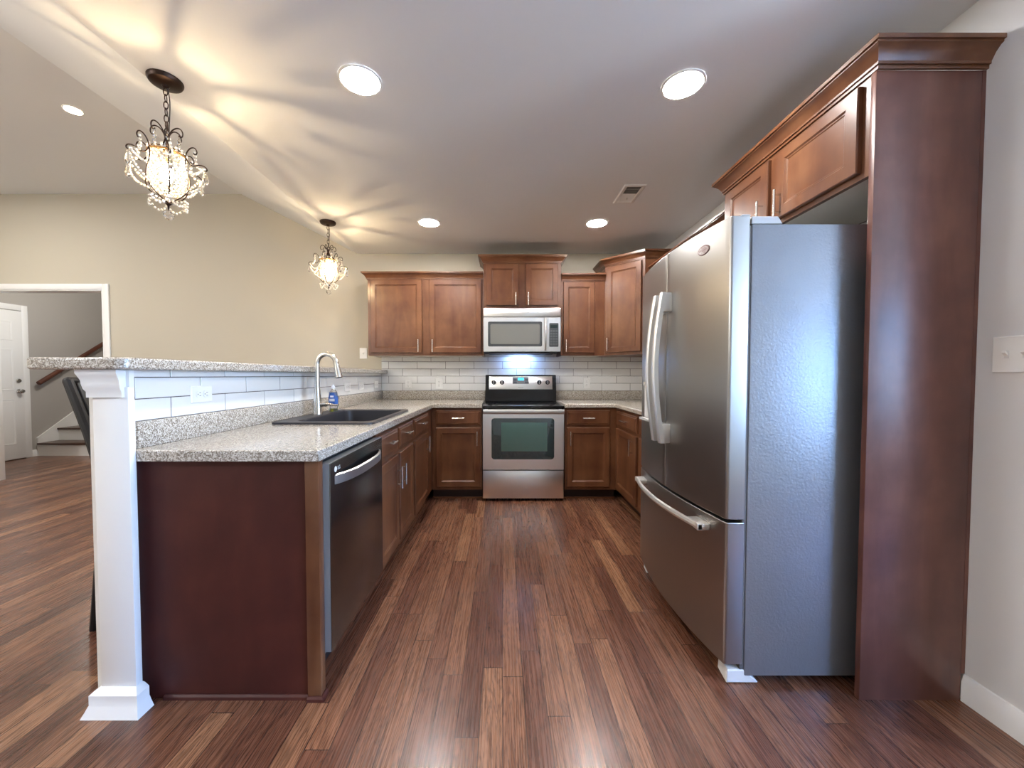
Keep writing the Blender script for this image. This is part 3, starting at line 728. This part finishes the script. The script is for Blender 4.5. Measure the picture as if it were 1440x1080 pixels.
# ------------------------------------------------------------------ microwave
mw = thing('microwave', 'stainless over-the-range microwave hanging below the small raised cabinet', 'microwave', (RC, 4.05, 1.424))
O = mw.location; MX0, MX1, MY, MZ0, MZ1 = -.1925, .5785, 3.862, 1.426, 1.8675
MB(O).box(MX0, MX1, MY + .03, YB - .012, MZ0, MZ1).build('case', M_mblack, mw, smooth=False)
MB(O).box(MX0, MX1, MY - .006, MY + .0295, 1.774, 1.862, 0, .004).build('vent_band', M_steelh, mw)
md = MB(O); a0, a1 = MX0, .452
wx0, wx1, wz0, wz1 = -.142, .388, 1.486, 1.722
for (a, bb, c_, d_) in ((a0, wx0, MZ0 + .004, 1.770), (wx1, a1, MZ0 + .004, 1.770), (wx0, wx1, MZ0 + .004, wz0), (wx0, wx1, wz1, 1.770)): md.box(a, bb, MY, MY + .0295, c_, d_)
mdo = md.build('door', M_steelh, mw, smooth=False)
wnd = MB(O)
for (g_, t0, t1, mi) in ((.006, .0, -.0015, 0), (-.018, -.0015, -.0022, 1)):
    wnd.loft([[(p_[0], MY + t, p_[1]) for p_ in rrect((wx0 + wx1) / 2, (wz0 + wz1) / 2, (wx1 - wx0) / 2 + g_, (wz1 - wz0) / 2 + g_, .014, 0, 5)] for t in (t0, t1)], mi)
wnd.box(wx0, wx1, MY + .003, MY + .029, wz0, wz1, 0)
wnd.build('door_window', [M_keys, M_microg], mdo)
MB(O).tube([(.424, MY - .006, MZ0 + .015), (.424, MY - .028, 1.52), (.424, MY - .032, 1.60), (.424, MY - .028, 1.68), (.424, MY - .006, 1.762)], 0, sec=[(-.016, -.008), (.016, -.008), (.016, .004), (.008, .010), (-.008, .010), (-.016, .004)]).build('handle', M_steel, mdo)
cp_ = MB(O).box(.454, MX1, MY, MY + .0295, MZ0 + .004, 1.770, 0).build('control_panel', M_steelh, mw, smooth=False)
kp = MB(O).loft([[(p_[0], MY + t, p_[1]) for p_ in rrect(.511, 1.595, .046, .118, .008, 0, 4)] for t in (.0, -.002)], 0)
kp.box(.475, .547, MY - .0028, MY - .002, 1.665, 1.695, 2)
for i in range(6):
    for j in range(3): kp.box(.473 + j * .027, .495 + j * .027, MY - .0026, MY - .002, 1.495 + i * .026, 1.513 + i * .026, 1)
kp.build('keypad', [M_keys, mat('keypad keys', (0.075, 0.08, 0.085), 0.35), mat('dim display', (0.01, 0.02, 0.02), 0.1)], cp_)
lettering('logo', 'Whirlpool', .020, M_logo, mw, (.22 - O.x, MY - .0068 - O.y, 1.825 - O.z), (PI / 2, 0, 0), .0003)
MB(O).box(MX0 + .05, MX1 - .05, MY + .06, YB - .05, MZ0 - .012, MZ0 - .0005).build('vent_grille', M_slot, mw, smooth=False)
lamp('cooktop_light', 'AREA', (.19, 4.13, 1.40), 0.9, (.30, .50, 1.0), shape='RECTANGLE', size=.22, size_y=.05, rot=(R(38), 0, 0))

# ------------------------------------------------------------------ dishwasher
DX = -.640
dw = thing('dishwasher', 'dark stainless dishwasher built into peninsula beside the end panel', 'dishwasher', (-.9, (ydw0 + ydw1) / 2, 0))
O = dw.location; dy0, dy1 = ydw0 + .004, ydw1 - .004
MB(O).box(-1.30, -.690, dy0, dy1, .10, .872).box(-1.30, -.74, dy0, dy1, 0, .10).build('tub', M_mblack, dw, smooth=False)
ddo = MB(O).box(-.682, DX - .005, dy0, dy1, .150, .862, 1).box(DX - .0049, DX, dy0, dy1, .150, .862, 0, .002).build('door', [M_dsteel, M_dside], dw)
MB(O).box(-.689, -.6825, dy0, dy1, .12, .790)  .build('door_liner', M_dside, ddo, smooth=False)
pts = []
n = 16
sec = [(-.003, -.021), (.003, -.021), (.003, .021), (-.003, .021)]
for i in range(n + 1):
    u = i / n; yy = dy0 + .035 + u * (dy1 - dy0 - .07); bow = .048 * (1 - abs(2 * u - 1) ** 3.0)
    pts.append((DX - .001 + bow, yy, .790))
MB(O).loft([[(p_[0] - .006, p_[1], .772), (p_[0], p_[1], .775), (p_[0], p_[1], .808), (p_[0] - .010, p_[1], .812)] for p_ in pts]).build('handle', M_steel, ddo)
lg = MB(O).lathe([(.011, 0), (.011, .0006)], (DX + .0002, dy0 + .045, .832), (1, 0, 0), 20)
lg.build('logo_disc', M_lgrey, ddo)
lettering('logo', 'LG', .020, M_lgrey, ddo, (DX + .0006 - O.x, dy0 + .075 - O.y, .832), (PI / 2, 0, PI / 2), .0003)

# ------------------------------------------------------------------ sink, faucet, soap
sk = thing('sink', 'black composite drop-in sink set in the peninsula worktop', 'sink', (-.985, 2.475, ZT1))
O = sk.location
cxs, cys = (-1.262 - .700) / 2, 2.475
hx, hy = .281, .412
bx, by = cxs + .038, cys
sb = MB(O).loft([rrect(cxs, cys, hx, hy, .045, ZT1 + .0005), rrect(cxs, cys, hx, hy, .045, ZT1 + .008), rrect(cxs, cys, hx - .005, hy - .005, .042, ZT1 + .012),
    rrect(bx, by, .212, .357, .055, ZT1 + .012), rrect(bx, by, .207, .352, .055, ZT1 + .006), rrect(bx, by, .203, .348, .055, ZT1 - .03), rrect(bx, by, .195, .340, .06, ZT1 - .19), rrect(bx, by, .17, .32, .06, ZT1 - .205)], 0, False, True)
sb.build('basin', M_sink, sk)
MB(O).lathe([(.045, 0), (.045, .003), (.035, .003), (.03, .001)], (bx, by, ZT1 - .2045), (0, 0, 1), 24).build('drain', M_nickel, sk)
fx_, fy_ = -1.205, 2.50; fz = ZT1 + .012
fa = thing('faucet', 'brushed nickel gooseneck faucet standing on the black sink', 'faucet', (fx_, fy_, fz))
O = fa.location
MB(O).lathe([(.030, 0.0005), (.030, .006), (.026, .02), (.024, .09), (.019, .15), (.016, .18)], (fx_, fy_, fz), (0, 0, 1), 24).build('body', M_nickel, fa)
ar = [(fx_, fy_, fz + .17), (fx_, fy_, fz + .30)]
rad = .063; cxa = fx_ + rad; cza = fz + .325
for k in range(17):
    a = PI - k * (PI * .93) / 16; ar.append((cxa + rad * math.cos(a), fy_ - .004 * k / 16, cza + rad * 1.05 * math.sin(a)))
MB(O).tube(ar, .0155, 14).build('spout', M_nickel, fa)
e = Vector(ar[-1]); dirv = Vector((.20, -.02, -1)).normalized()
MB(O).lathe([(.0160, 0), (.0165, .02), (.022, .085), (.023, .10), (.020, .104)], e, dirv, 20).lathe([(.017, .1041), (.012, .1045)], e, dirv, 20, 1).build('spray_head', [M_nickel, M_mblack], fa)
MB(O).tube([(fx_ + .018, fy_, fz + .065), (fx_ + .06, fy_ - .003, fz + .068)], .016, 14).tube([(fx_ + .055, fy_ - .003, fz + .068), (fx_ + .085, fy_ - .006, fz + .066), (fx_ + .115, fy_ - .01, fz + .060), (fx_ + .140, fy_ - .012, fz + .062)], [.012, .008, .0065, .007], 12).build('lever', M_nickel, fa)
sx0, sy0 = -1.195, 2.71
sp = thing('soap_bottle', 'clear soap bottle with blue label standing behind the faucet lever', 'bottle', (sx0, sy0, fz))
O = sp.location
MB(O).loft([rrect(sx0, sy0, a, bb, min(a, bb) * .9, fz + h_) for a, bb, h_ in ((.026, .019, .0005), (.030, .021, .01), (.031, .021, .10), (.026, .018, .135), (.012, .012, .155), (.011, .011, .165))]).build('bottle_body', M_clear, sp)
lb = MB(O).loft([rrect(sx0, sy0, a, bb, min(a, bb) * .9, fz + h_) for a, bb, h_ in ((.0318, .0218, .052), (.0318, .0218, .10), (.0225, .0195, .132))], 0, False, False)
lb.box(sx0 - .018, sx0 + .018, sy0 - .0235, sy0 - .0222, fz + .072, fz + .090, 1).box(sx0 - .012, sx0 + .012, sy0 - .0235, sy0 - .0222, fz + .10, fz + .112, 1)
lb.build('bottle_label', [M_label, M_lwhite], sp)
MB(O).loft([rrect(sx0, sy0, a, a, a * .9, fz + h_) for a, h_ in ((.0125, .160), (.0125, .176), (.007, .180), (.006, .188))]).build('bottle_cap', M_lwhite, sp)
MB(O).lathe([(.0215, .0), (.0215, .016), (.018, .020)], (sx0 + .0, sy0 - .0, fz + .0012), (0, 0, 1), 20).build('bottle_foot', M_yellow, sp)

# ------------------------------------------------------------------ refrigerator
fr = thing('refrigerator', 'large stainless french-door refrigerator with bottom freezer drawer', 'refrigerator', (1.28, 1.905, 0))
O = fr.location
FY0, FY1 = 1.45, 2.36
MB(O).box(.930, 1.66, FY0, FY1, .03, 1.755, 0, .006).box(.98, 1.62, FY0 + .05, FY1 - .05, 0, .03, 1).build('cabinet_body', [M_fside, M_mblack], fr)
yc = (FY0 + FY1) / 2
def fx(y): return .853 - .045 * (1 - ((y - yc) / (FY1 - yc)) ** 2) 
def door_poly(ya, yb, ra, rb):
    """plan outline of a bowed door, rounded where ra/rb"""
    n = 14; pts = [(.922, ya)]
    ys = [ya + (yb - ya) * i / n for i in range(n + 1)]
    for y_ in ys:
        x_ = fx(y_)
        if ra and y_ - ya < ra: t_ = 1 - (y_ - ya) / ra; x_ = fx(ya + ra) + ra * (1 - math.sqrt(max(0, 1 - t_ * t_)))
        if rb and yb - y_ < rb: t_ = 1 - (yb - y_) / rb; x_ = fx(yb - rb) + rb * (1 - math.sqrt(max(0, 1 - t_ * t_)))
        pts.append((x_, y_))
    if ra:
        add = [(fx(ya + ra) + ra * (1 - math.sin(R(a))), ya + ra * (1 - math.cos(R(a)))) for a in (0, 20, 40, 60, 75)]
        pts = [(.922, ya)] + add + [p_ for p_ in pts[1:] if p_[1] - ya >= ra]
    if rb:
        add = [(fx(yb - rb) + rb * (1 - math.sin(R(a))), yb - rb * (1 - math.cos(R(a)))) for a in (75, 60, 40, 20, 0)]
        pts = [p_ for p_ in pts if yb - p_[1] >= rb or p_[0] == .922] + add
    pts.append((.922, yb))
    return pts
def fdoor(name, ya, yb, z0, z1, ra, rb):
    return MB(O).prism(door_poly(ya, yb, ra, rb), z0, z1).build(name, M_fsteel, fr, bevel=.003, angle=25)
near = fdoor('door', FY0 + .001, yc - .002, .640, 1.785, .012, .003)
far = fdoor('door', yc + .002, FY1 - .001, .640, 1.785, .003, .012)
frz = fdoor('freezer_drawer', FY0 + .001, FY1 - .001, .075, .628, .012, .012)
for dd, yh in ((near, yc - .040), (far, yc + .040)):
    h_ = MB(O); x0_ = fx(yh)
    pts = [(x0_ - .040 - .035 * math.sin(PI * i / 20), yh, .862 + (1.588 - .862) * i / 20) for i in range(21)]
    h_.loft([[(p_[0] + .014, yh - .016, p_[2]), (p_[0] - .005, yh - .015, p_[2]), (p_[0] - .011, yh - .007, p_[2]), (p_[0] - .011, yh + .007, p_[2]), (p_[0] - .005, yh + .015, p_[2]), (p_[0] + .014, yh + .016, p_[2])] for p_ in pts])
    for za, zb in ((.862, .955), (1.495, 1.588)): h_.box(x0_ - .046, x0_ + .002, yh - .014, yh + .014, za, zb, 0, .004)
    h_.build('handle', M_fhandle, dd)
h_ = MB(O); 
hy0, hy1 = FY0 + .085, FY1 - .085
pts = []
for i in range(21):
    yy = hy0 + (hy1 - hy0) * i / 20; pts.append((fx(yy) - .042 - .016 * math.sin(PI * i / 20), yy, .578))
h_.loft([[(p_[0] + .008, p_[1], .566), (p_[0] - .004, p_[1], .568), (p_[0] - .008, p_[1], .578), (p_[0] - .004, p_[1], .588), (p_[0] + .008, p_[1], .590)] for p_ in pts])
for ya, yb in ((hy0, hy0 + .09), (hy1 - .09, hy1)): h_.box(fx((ya + yb) / 2) - .045, fx((ya + yb) / 2) + .006, ya, yb, .564, .591, 0, .004)
h_.build('handle', M_fhandle, frz)
# badge
by_ = 1.60
bdg = MB(O); bx_ = fx(by_); sl = math.atan2(fx(by_ + .02) - fx(by_ - .02), .04)
def oval(a, bb, d_): return [(bx_ - d_ + (a * math.cos(2 * PI * k / 28)) * math.sin(sl), by_ + a * math.cos(2 * PI * k / 28), 1.705 + bb * math.sin(2 * PI * k / 28)) for k in range(28)]
bdg.loft([oval(.036, .020, -.002), oval(.036, .020, .002), oval(.034, .018, .003), oval(.031, .0155, .003)], 1).loft([oval(.031, .0155, .003), oval(.031, .0155, .0022), oval(.02, .01, .0022)], 0)
bdg.build('badge', [M_badge, M_badger], near)
lettering('badge_text', 'Whirlpool', .013, M_badger, near, (bx_ - .003 - O.x, by_ - O.y, 1.705), (PI / 2, 0, -PI / 2 - sl), .0003)
# dispenser in the far door
wy0, wy1 = yc + .135, yc + .345
wd_ = MB(O)
def fxx(y, d_): return fx(y) - d_
def curved(m, ya, yb, za, zb, d0, d1, mi):
    n = 6; ys = [ya + (yb - ya) * i / n for i in range(n + 1)]
    lp = lambda d_: [(fxx(y_, d_), y_, za) for y_ in ys] + [(fxx(y_, d_), y_, zb) for y_ in reversed(ys)]
    m.loft([lp(d0), lp(d1)], mi)
curved(wd_, wy0, wy1, .93, 1.285, -.003, .004, 0)
curved(wd_, wy0 + .018, wy1 - .018, .955, 1.155, .004, .0046, 1)
curved(wd_, wy0 + .012, wy1 - .012, 1.17, 1.27, .004, .0055, 2)
curved(wd_, wy0 + .05, wy1 - .07, 1.185, 1.25, .0055, .0062, 3)
wd_.box(fx(wy0) - .022, fx(wy0), wy0 + .03, wy1 - .03, .940, .952, 0)
wd_.cyl((fx(wy0) - .018, (wy0 + wy1) / 2, 1.155), (fx(wy0) - .018, (wy0 + wy1) / 2, 1.135), .012, 14, 4)
wd_.build('water_dispenser', [M_plast, M_lgrey, mat('dispenser panel', (0.55, 0.56, 0.66), 0.3), mat('dispenser screen', (0.04, 0.04, 0.14), 0.2), M_nickel], far)
# hinge covers, feet
for ya, yb in ((FY0 + .002, FY0 + .085), (FY1 - .085, FY1 - .002)):
    MB(O).loft([[(.928, ya, 1.756), (1.045, ya, 1.756), (1.045, yb, 1.756), (.928, yb, 1.756)], [(.932, ya + .004, 1.785), (1.030, ya + .004, 1.785), (1.030, yb - .004, 1.785), (.932, yb - .004, 1.785)]]).box(.895, .928, ya + .006, yb - .02, 1.7855, 1.793).build('hinge_cover', M_plast, fr, bevel=.003)
    MB(O).loft([[(.862, ya, .002), (.990, ya, .002), (.990, yb, .002), (.875, yb, .002)], [(.866, ya, .055), (.930, ya, .055), (.930, yb, .055), (.878, yb, .055)]]).build('foot_cover', M_lgrey, fr, bevel=.005)
MB(O).box(.915, .929, FY0 + .004, FY1 - .004, .05, 1.75).build('door_gasket', M_slot, fr, smooth=False)

# ------------------------------------------------------------------ recessed lights and vent
def downlight(x, y, z, label, lens, sc=1.0):
    r = thing('recessed_light', label, 'ceiling light', (x, y, z), 0, 'recessed ceiling lights'); r.scale = (sc, sc, 1)
    MB().lathe([(.083, -.001), (.083, -.0050), (.088, -.006), (.094, -.003), (.094, -.0003)], (0, 0, 0), (0, 0, 1), 40, 0, False).build('trim_ring', M_white, r)
    MB().lathe([(.0828, -.0006), (.0828, -.0046), (.07, -.0062)], (0, 0, 0), (0, 0, 1), 40).build('lens', lens, r)
    return r
for (x, y, lab) in ((-.642, 1.775, 'bright round ceiling light between the near chandelier and the range aisle'), (.825, 1.80, 'bright round ceiling light nearest the wood cabinet over the refrigerator'),
                    (-.642, 3.39, 'far round ceiling light above the wide wall cabinet'), (.820, 3.40, 'far round ceiling light beside the ceiling air vent')):
    downlight(x, y, ZC, lab, M_lens)
downlight(-3.195, 2.92, ZV, 'small warm ceiling light on the high living room ceiling', M_lensw, .58)
vt = thing('ceiling_vent', 'white rectangular air vent on the kitchen ceiling', 'vent', (.927, 2.86, ZC))
f = MB(); vx, vy = .077, .143
f.loft([[(x, y, z) for x, y in ((-vx + i, -vy + i), (vx - i, -vy + i), (vx - i, vy - i), (-vx + i, vy - i))] for i, z in ((0, -.0003), (0, -.003), (.006, -.008), (.024, -.008), (.026, -.002))], 0, False, False)
f.build('vent_frame', M_white, vt, smooth=False)
MB().box(-vx + .024, vx - .024, -vy + .024, vy - .024, -.0015, -.0005).build('vent_duct', M_slot, vt, smooth=False)
lv = MB()
for i in range(13):
    yy = -vy + .030 + i * (2 * vy - .06) / 12; s_ = 1 if yy < 0 else -1
    lv.loft([[(-vx + .025, yy - .007 * s_, -.0072), (vx - .025, yy - .007 * s_, -.0072), (vx - .025, yy + .006 * s_, -.002), (-vx + .025, yy + .006 * s_, -.002)], [(-vx + .025, yy - .007 * s_, -.0064), (vx - .025, yy - .007 * s_, -.0064), (vx - .025, yy + .006 * s_, -.0012), (-vx + .025, yy + .006 * s_, -.0012)]])
lv.build('vent_louvers', M_white, vt, smooth=False)
MB().box(-.003, .003, .05, .056, -.02, -.007).build('vent_lever', M_white, vt, smooth=False)

# ------------------------------------------------------------------ crystal pendants
def bead_string(m, pts, r, n):
    pts = [Vector(p) for p in pts]; seg = [(pts[i + 1] - pts[i]).length for i in range(len(pts) - 1)]; T = sum(seg)
    for k in range(n):
        s_ = T * (k + .5) / n; i = 0
        while i < len(seg) - 1 and s_ > seg[i]: s_ -= seg[i]; i += 1
        m.ico(pts[i].lerp(pts[i + 1], s_ / seg[i]), r, 0, 1)
def drop(m, x, y, z, s=1.0):
    m.lathe([(.001, 0), (.0045 * s, -.006 * s), (.0035 * s, -.012 * s), (.0095 * s, -.036 * s), (.007 * s, -.046 * s), (.0005, -.054 * s)], (x, y, z), (0, 0, 1), 6)
def rz(r, a, z): return (r * math.cos(a), r * math.sin(a), z)
def chandelier(label, loc, rot):
    r = thing('crystal_pendant', label, 'chandelier', loc, rot, 'crystal pendants over the bar')
    MB().lathe([(.066, -.0005), (.066, -.008), (.060, -.018), (.048, -.024), (.016, -.027), (.010, -.036), (.002, -.038)], (0, 0, 0), (0, 0, 1), 32).build('canopy', M_bronze, r)
    ch = MB(); z = -.034; k = 0
    while z > -.235:
        L_ = .036; a = 0 if k % 2 == 0 else PI / 2
        ch.tube([(math.cos(a) * .0085 * math.cos(t) * 1.0, math.sin(a) * .0085 * math.cos(t), z - L_ / 2 + (L_ / 2) * math.sin(t)) for t in [2 * PI * i / 14 for i in range(14)]], .0021, 6, 0, True)
        z -= L_ - .006; k += 1
    ch.build('chain', M_bronze, r)
    MB().tube(bez((.006, 0, -.03), (.022, .004, -.09), (.004, .012, -.16), (.008, .002, -.25), 14), .0022, 6).build('cord', M_mblack, r)
    MB().lathe([(.003, -.235), (.010, -.242), (.010, -.256), (.005, -.262), (.005, -.300), (.014, -.306), (.018, -.322), (.010, -.330), (.004, -.333)], (0, 0, 0), (0, 0, 1), 16).build('hub', M_bronze, r)
    # gold ring carrying the bead shade
    rg_ = MB().tube([rz(.068, 2 * PI * i / 32, -.334) for i in range(32)], .0045, 8, 0, True)
    for i in range(3): a = 2 * PI * i / 3; rg_.tube([rz(.004, a, -.318), rz(.068, a, -.334)], .0028, 6)
    rg_.build('shade_ring', M_gold, r)
    arm = MB()
    arm.tube([(x_, 0, z_) for x_, z_ in [(p_.x, p_.z) for p_ in bez((.006, 0, -.262), (.012, 0, -.205), (.060, 0, -.190), (.062, 0, -.232), 14)]] + [(p_.x, 0, p_.z) for p_ in bez((.062, 0, -.232), (.062, 0, -.25), (.048, 0, -.252), (.047, 0, -.240), 6)][1:], .0027, 6)
    arm.tube([(p_.x, 0, p_.z) for p_ in bez((.007, 0, -.262), (.020, 0, -.33), (.055, 0, -.29), (.072, 0, -.336), 12)], .0026, 6)
    arm.tube([(p_.x, 0, p_.z) for p_ in bez((.070, 0, -.336), (.075, 0, -.285), (.112, 0, -.270), (.116, 0, -.305), 12)] + [(p_.x, 0, p_.z) for p_ in bez((.116, 0, -.305), (.116, 0, -.32), (.102, 0, -.32), (.103, 0, -.308), 6)][1:], .0026, 6)
    arm.tube([(p_.x, 0, p_.z) for p_ in bez((.072, 0, -.336), (.098, 0, -.40), (.110, 0, -.345), (.148, 0, -.368), 14)] + [(p_.x, 0, p_.z) for p_ in bez((.148, 0, -.368), (.158, 0, -.375), (.156, 0, -.39), (.148, 0, -.385), 6)][1:], .0026, 6)
    arm.tube([(p_.x, 0, p_.z) for p_ in bez((.072, 0, -.336), (.050, 0, -.41), (.150, 0, -.47), (.006, 0, -.545), 18)], .0027, 6)
    me = None
    for i in range(6):
        if me is None: o = arm.build('arm', M_bronze, r); me = o
        else: o = me.copy(); C.objects.link(o); o.parent = r
        o.rotation_euler = (0, 0, i * PI / 3)
    sh = MB()
    for i in range(22):
        a = 2 * PI * i / 22
        for k in range(13): sh.ico(rz(.066 - .0015 * max(0, k - 8) ** 1.3, a + (.14 if k % 2 else 0), -.342 - k * .0125), .0062, 0, 1)
    for k in range(3):
        for i in range(14 - 4 * k): sh.ico(rz(.050 - .016 * k, 2 * PI * i / (14 - 4 * k), -.500 - .005 * k), .0062, 0, 1)
    for i in range(17):
        for zz in (-.325, -.315): sh.ico(rz(.0685, 2 * PI * i / 17 + .1, zz), .0052, 0, 1)  # bead rows added to cut the bulb light into ceiling streaks
    sh.build('bead_shade', M_bead, r)
    MB().lathe([(.003, -.368), (.012, -.370), (.012, -.375), (.016, -.385), (.026, -.405), (.029, -.425), (.024, -.448), (.010, -.462), (.001, -.464)], (0, 0, 0), (0, 0, 1), 20).build('bulb', M_bulb, r)
    pt = None
    for i in range(6):
        a = i * PI / 3
        m = MB(); q_ = PI / 3
        p0, p1 = Vector(rz(.146, 0, -.376)), Vector(rz(.146, q_, -.376))
        bead_string(m, [p0.lerp(p1, t) * 1 + Vector((0, 0, -.055 * 4 * t * (1 - t))) for t in [k / 10 for k in range(11)]], .0068, 13)
        p0, p1 = Vector(rz(.112, 0, -.315)), Vector(rz(.146, 0, -.376))
        bead_string(m, bez(rz(.108, 0, -.30), rz(.10, .1, -.36), rz(.12, .1, -.39), rz(.146, 0, -.378), 8), .0068, 7)
        bead_string(m, bez(rz(.146, 0, -.40), rz(.13, .15, -.47), rz(.10, .2, -.48), rz(.066, .1, -.49), 8), .0068, 10)
        if pt is None: o = m.build('bead_strand', M_bead, r); pt = o
        else: o = pt.copy(); C.objects.link(o); o.parent = r
        o.rotation_euler = (0, 0, a)
    pt = None
    for i in range(6):
        m = MB(); p0, p1 = Vector(rz(.074, 0, -.535)), Vector(rz(.074, PI / 3, -.535))
        bead_string(m, [p0.lerp(p1, t) + Vector((0, 0, -.035 * 4 * t * (1 - t))) for t in [k / 8 for k in range(9)]], .0064, 7)
        bead_string(m, [(.012, 0, -.545), (.072, 0, -.533)], .0064, 4)
        if pt is None: o = m.build('lower_strand', M_bead, r); pt = o
        else: o = pt.copy(); C.objects.link(o); o.parent = r
        o.rotation_euler = (0, 0, i * PI / 3)
    pt = None
    for i in range(12):
        if i == 0: m = MB(); drop(m, .151, 0, -.390, 1.15); o = m.build('crystal_drop', M_crys, r, smooth=False); pt = o
        elif i == 6: m = MB(); drop(m, .048, 0, -.244, .8); o = m.build('crystal_drop', M_crys, r, smooth=False); pt = o
        else: o = pt.copy(); C.objects.link(o); o.parent = r
        o.rotation_euler = (0, 0, (i % 6) * PI / 3)
    MB().lathe([(.002, -.535), (.010, -.542), (.012, -.552), (.005, -.560), (.002, -.580)], (0, 0, 0), (0, 0, 1), 12).build('finial', M_bronze, r)
    MB().ico((0, 0, -.603), .0205, 0, 2).build('crystal_ball', M_crys, r, smooth=False)
    return r
ch1 = chandelier('larger looking crystal pendant chandelier hanging over the near end of bar', (-1.519, 1.772, ZC), .25)
ch2 = copy_tree(ch1)
ch2.location = (-1.515, 3.374, ZC); ch2.rotation_euler = (0, 0, .55)
ch2['label'] = 'farther crystal pendant chandelier near the back wall over the bar'
for c_ in (ch1, ch2):
    lamp('pendant_bulb_light', 'POINT', (c_.location.x, c_.location.y, ZC - .352), 3.9, (1.0, .72, .40), shadow_soft_size=.004)

# ------------------------------------------------------------------ bar stool behind the column
bs = thing('bar_stool', 'black leather bar chair behind the white column, pushed under the bar', 'bar stool', (-1.69, 1.95, 0))
O = bs.location; sy0_, sy1_ = 1.75, 2.15
MB(O).box(-1.88, -1.49, sy0_ + .01, sy1_ - .01, .70, .775, 0, .02, 3).build('seat', M_leather, bs)
bk = [(-1.868, .80), (-1.905, .93), (-1.955, 1.07), (-1.99, 1.165)]
def backmesh(ya, yb, t, mi=0):
    return MB(O).loft([[(x - t, ya, z), (x + t, ya, z - .004), (x + t, yb, z - .004), (x - t, yb, z)] for x, z in bk])
backmesh(sy0_ + .035, sy1_ - .035, .012).build('backrest', M_leather, bs, bevel=.008)
for yy in (sy0_ + .015, sy1_ - .015):
    MB(O).tube([(-1.915, yy, .0), (-1.862, yy, .45), (-1.862, yy, .78)] + [(x - .004, yy, z) for x, z in bk], [.014, .018, .02, .02, .02, .02, .019], 10).ico((-1.994, yy, 1.165), .0185, 0, 2).build('leg', M_leather, bs)
    MB(O).tube([(-1.50, yy, .0), (-1.51, yy, .70)], .016, 10).build('leg', M_leather, bs)
MB(O).tube([(-1.992, sy0_ + .015, 1.165), (-1.996, (sy0_ + sy1_) / 2, 1.165), (-1.992, sy1_ - .015, 1.165)], .017, 10).build('top_rail', M_leather, bs)
for (a, bb, zz) in (((-1.86, sy0_ + .015), (-1.505, sy0_ + .015), .25), ((-1.86, sy1_ - .015), (-1.505, sy1_ - .015), .25), ((-1.86, sy0_ + .015), (-1.86, sy1_ - .015), .3)):
    MB(O).tube([(a[0], a[1], zz), (bb[0], bb[1], zz)], .010, 8).build('stretcher', M_leather, bs)
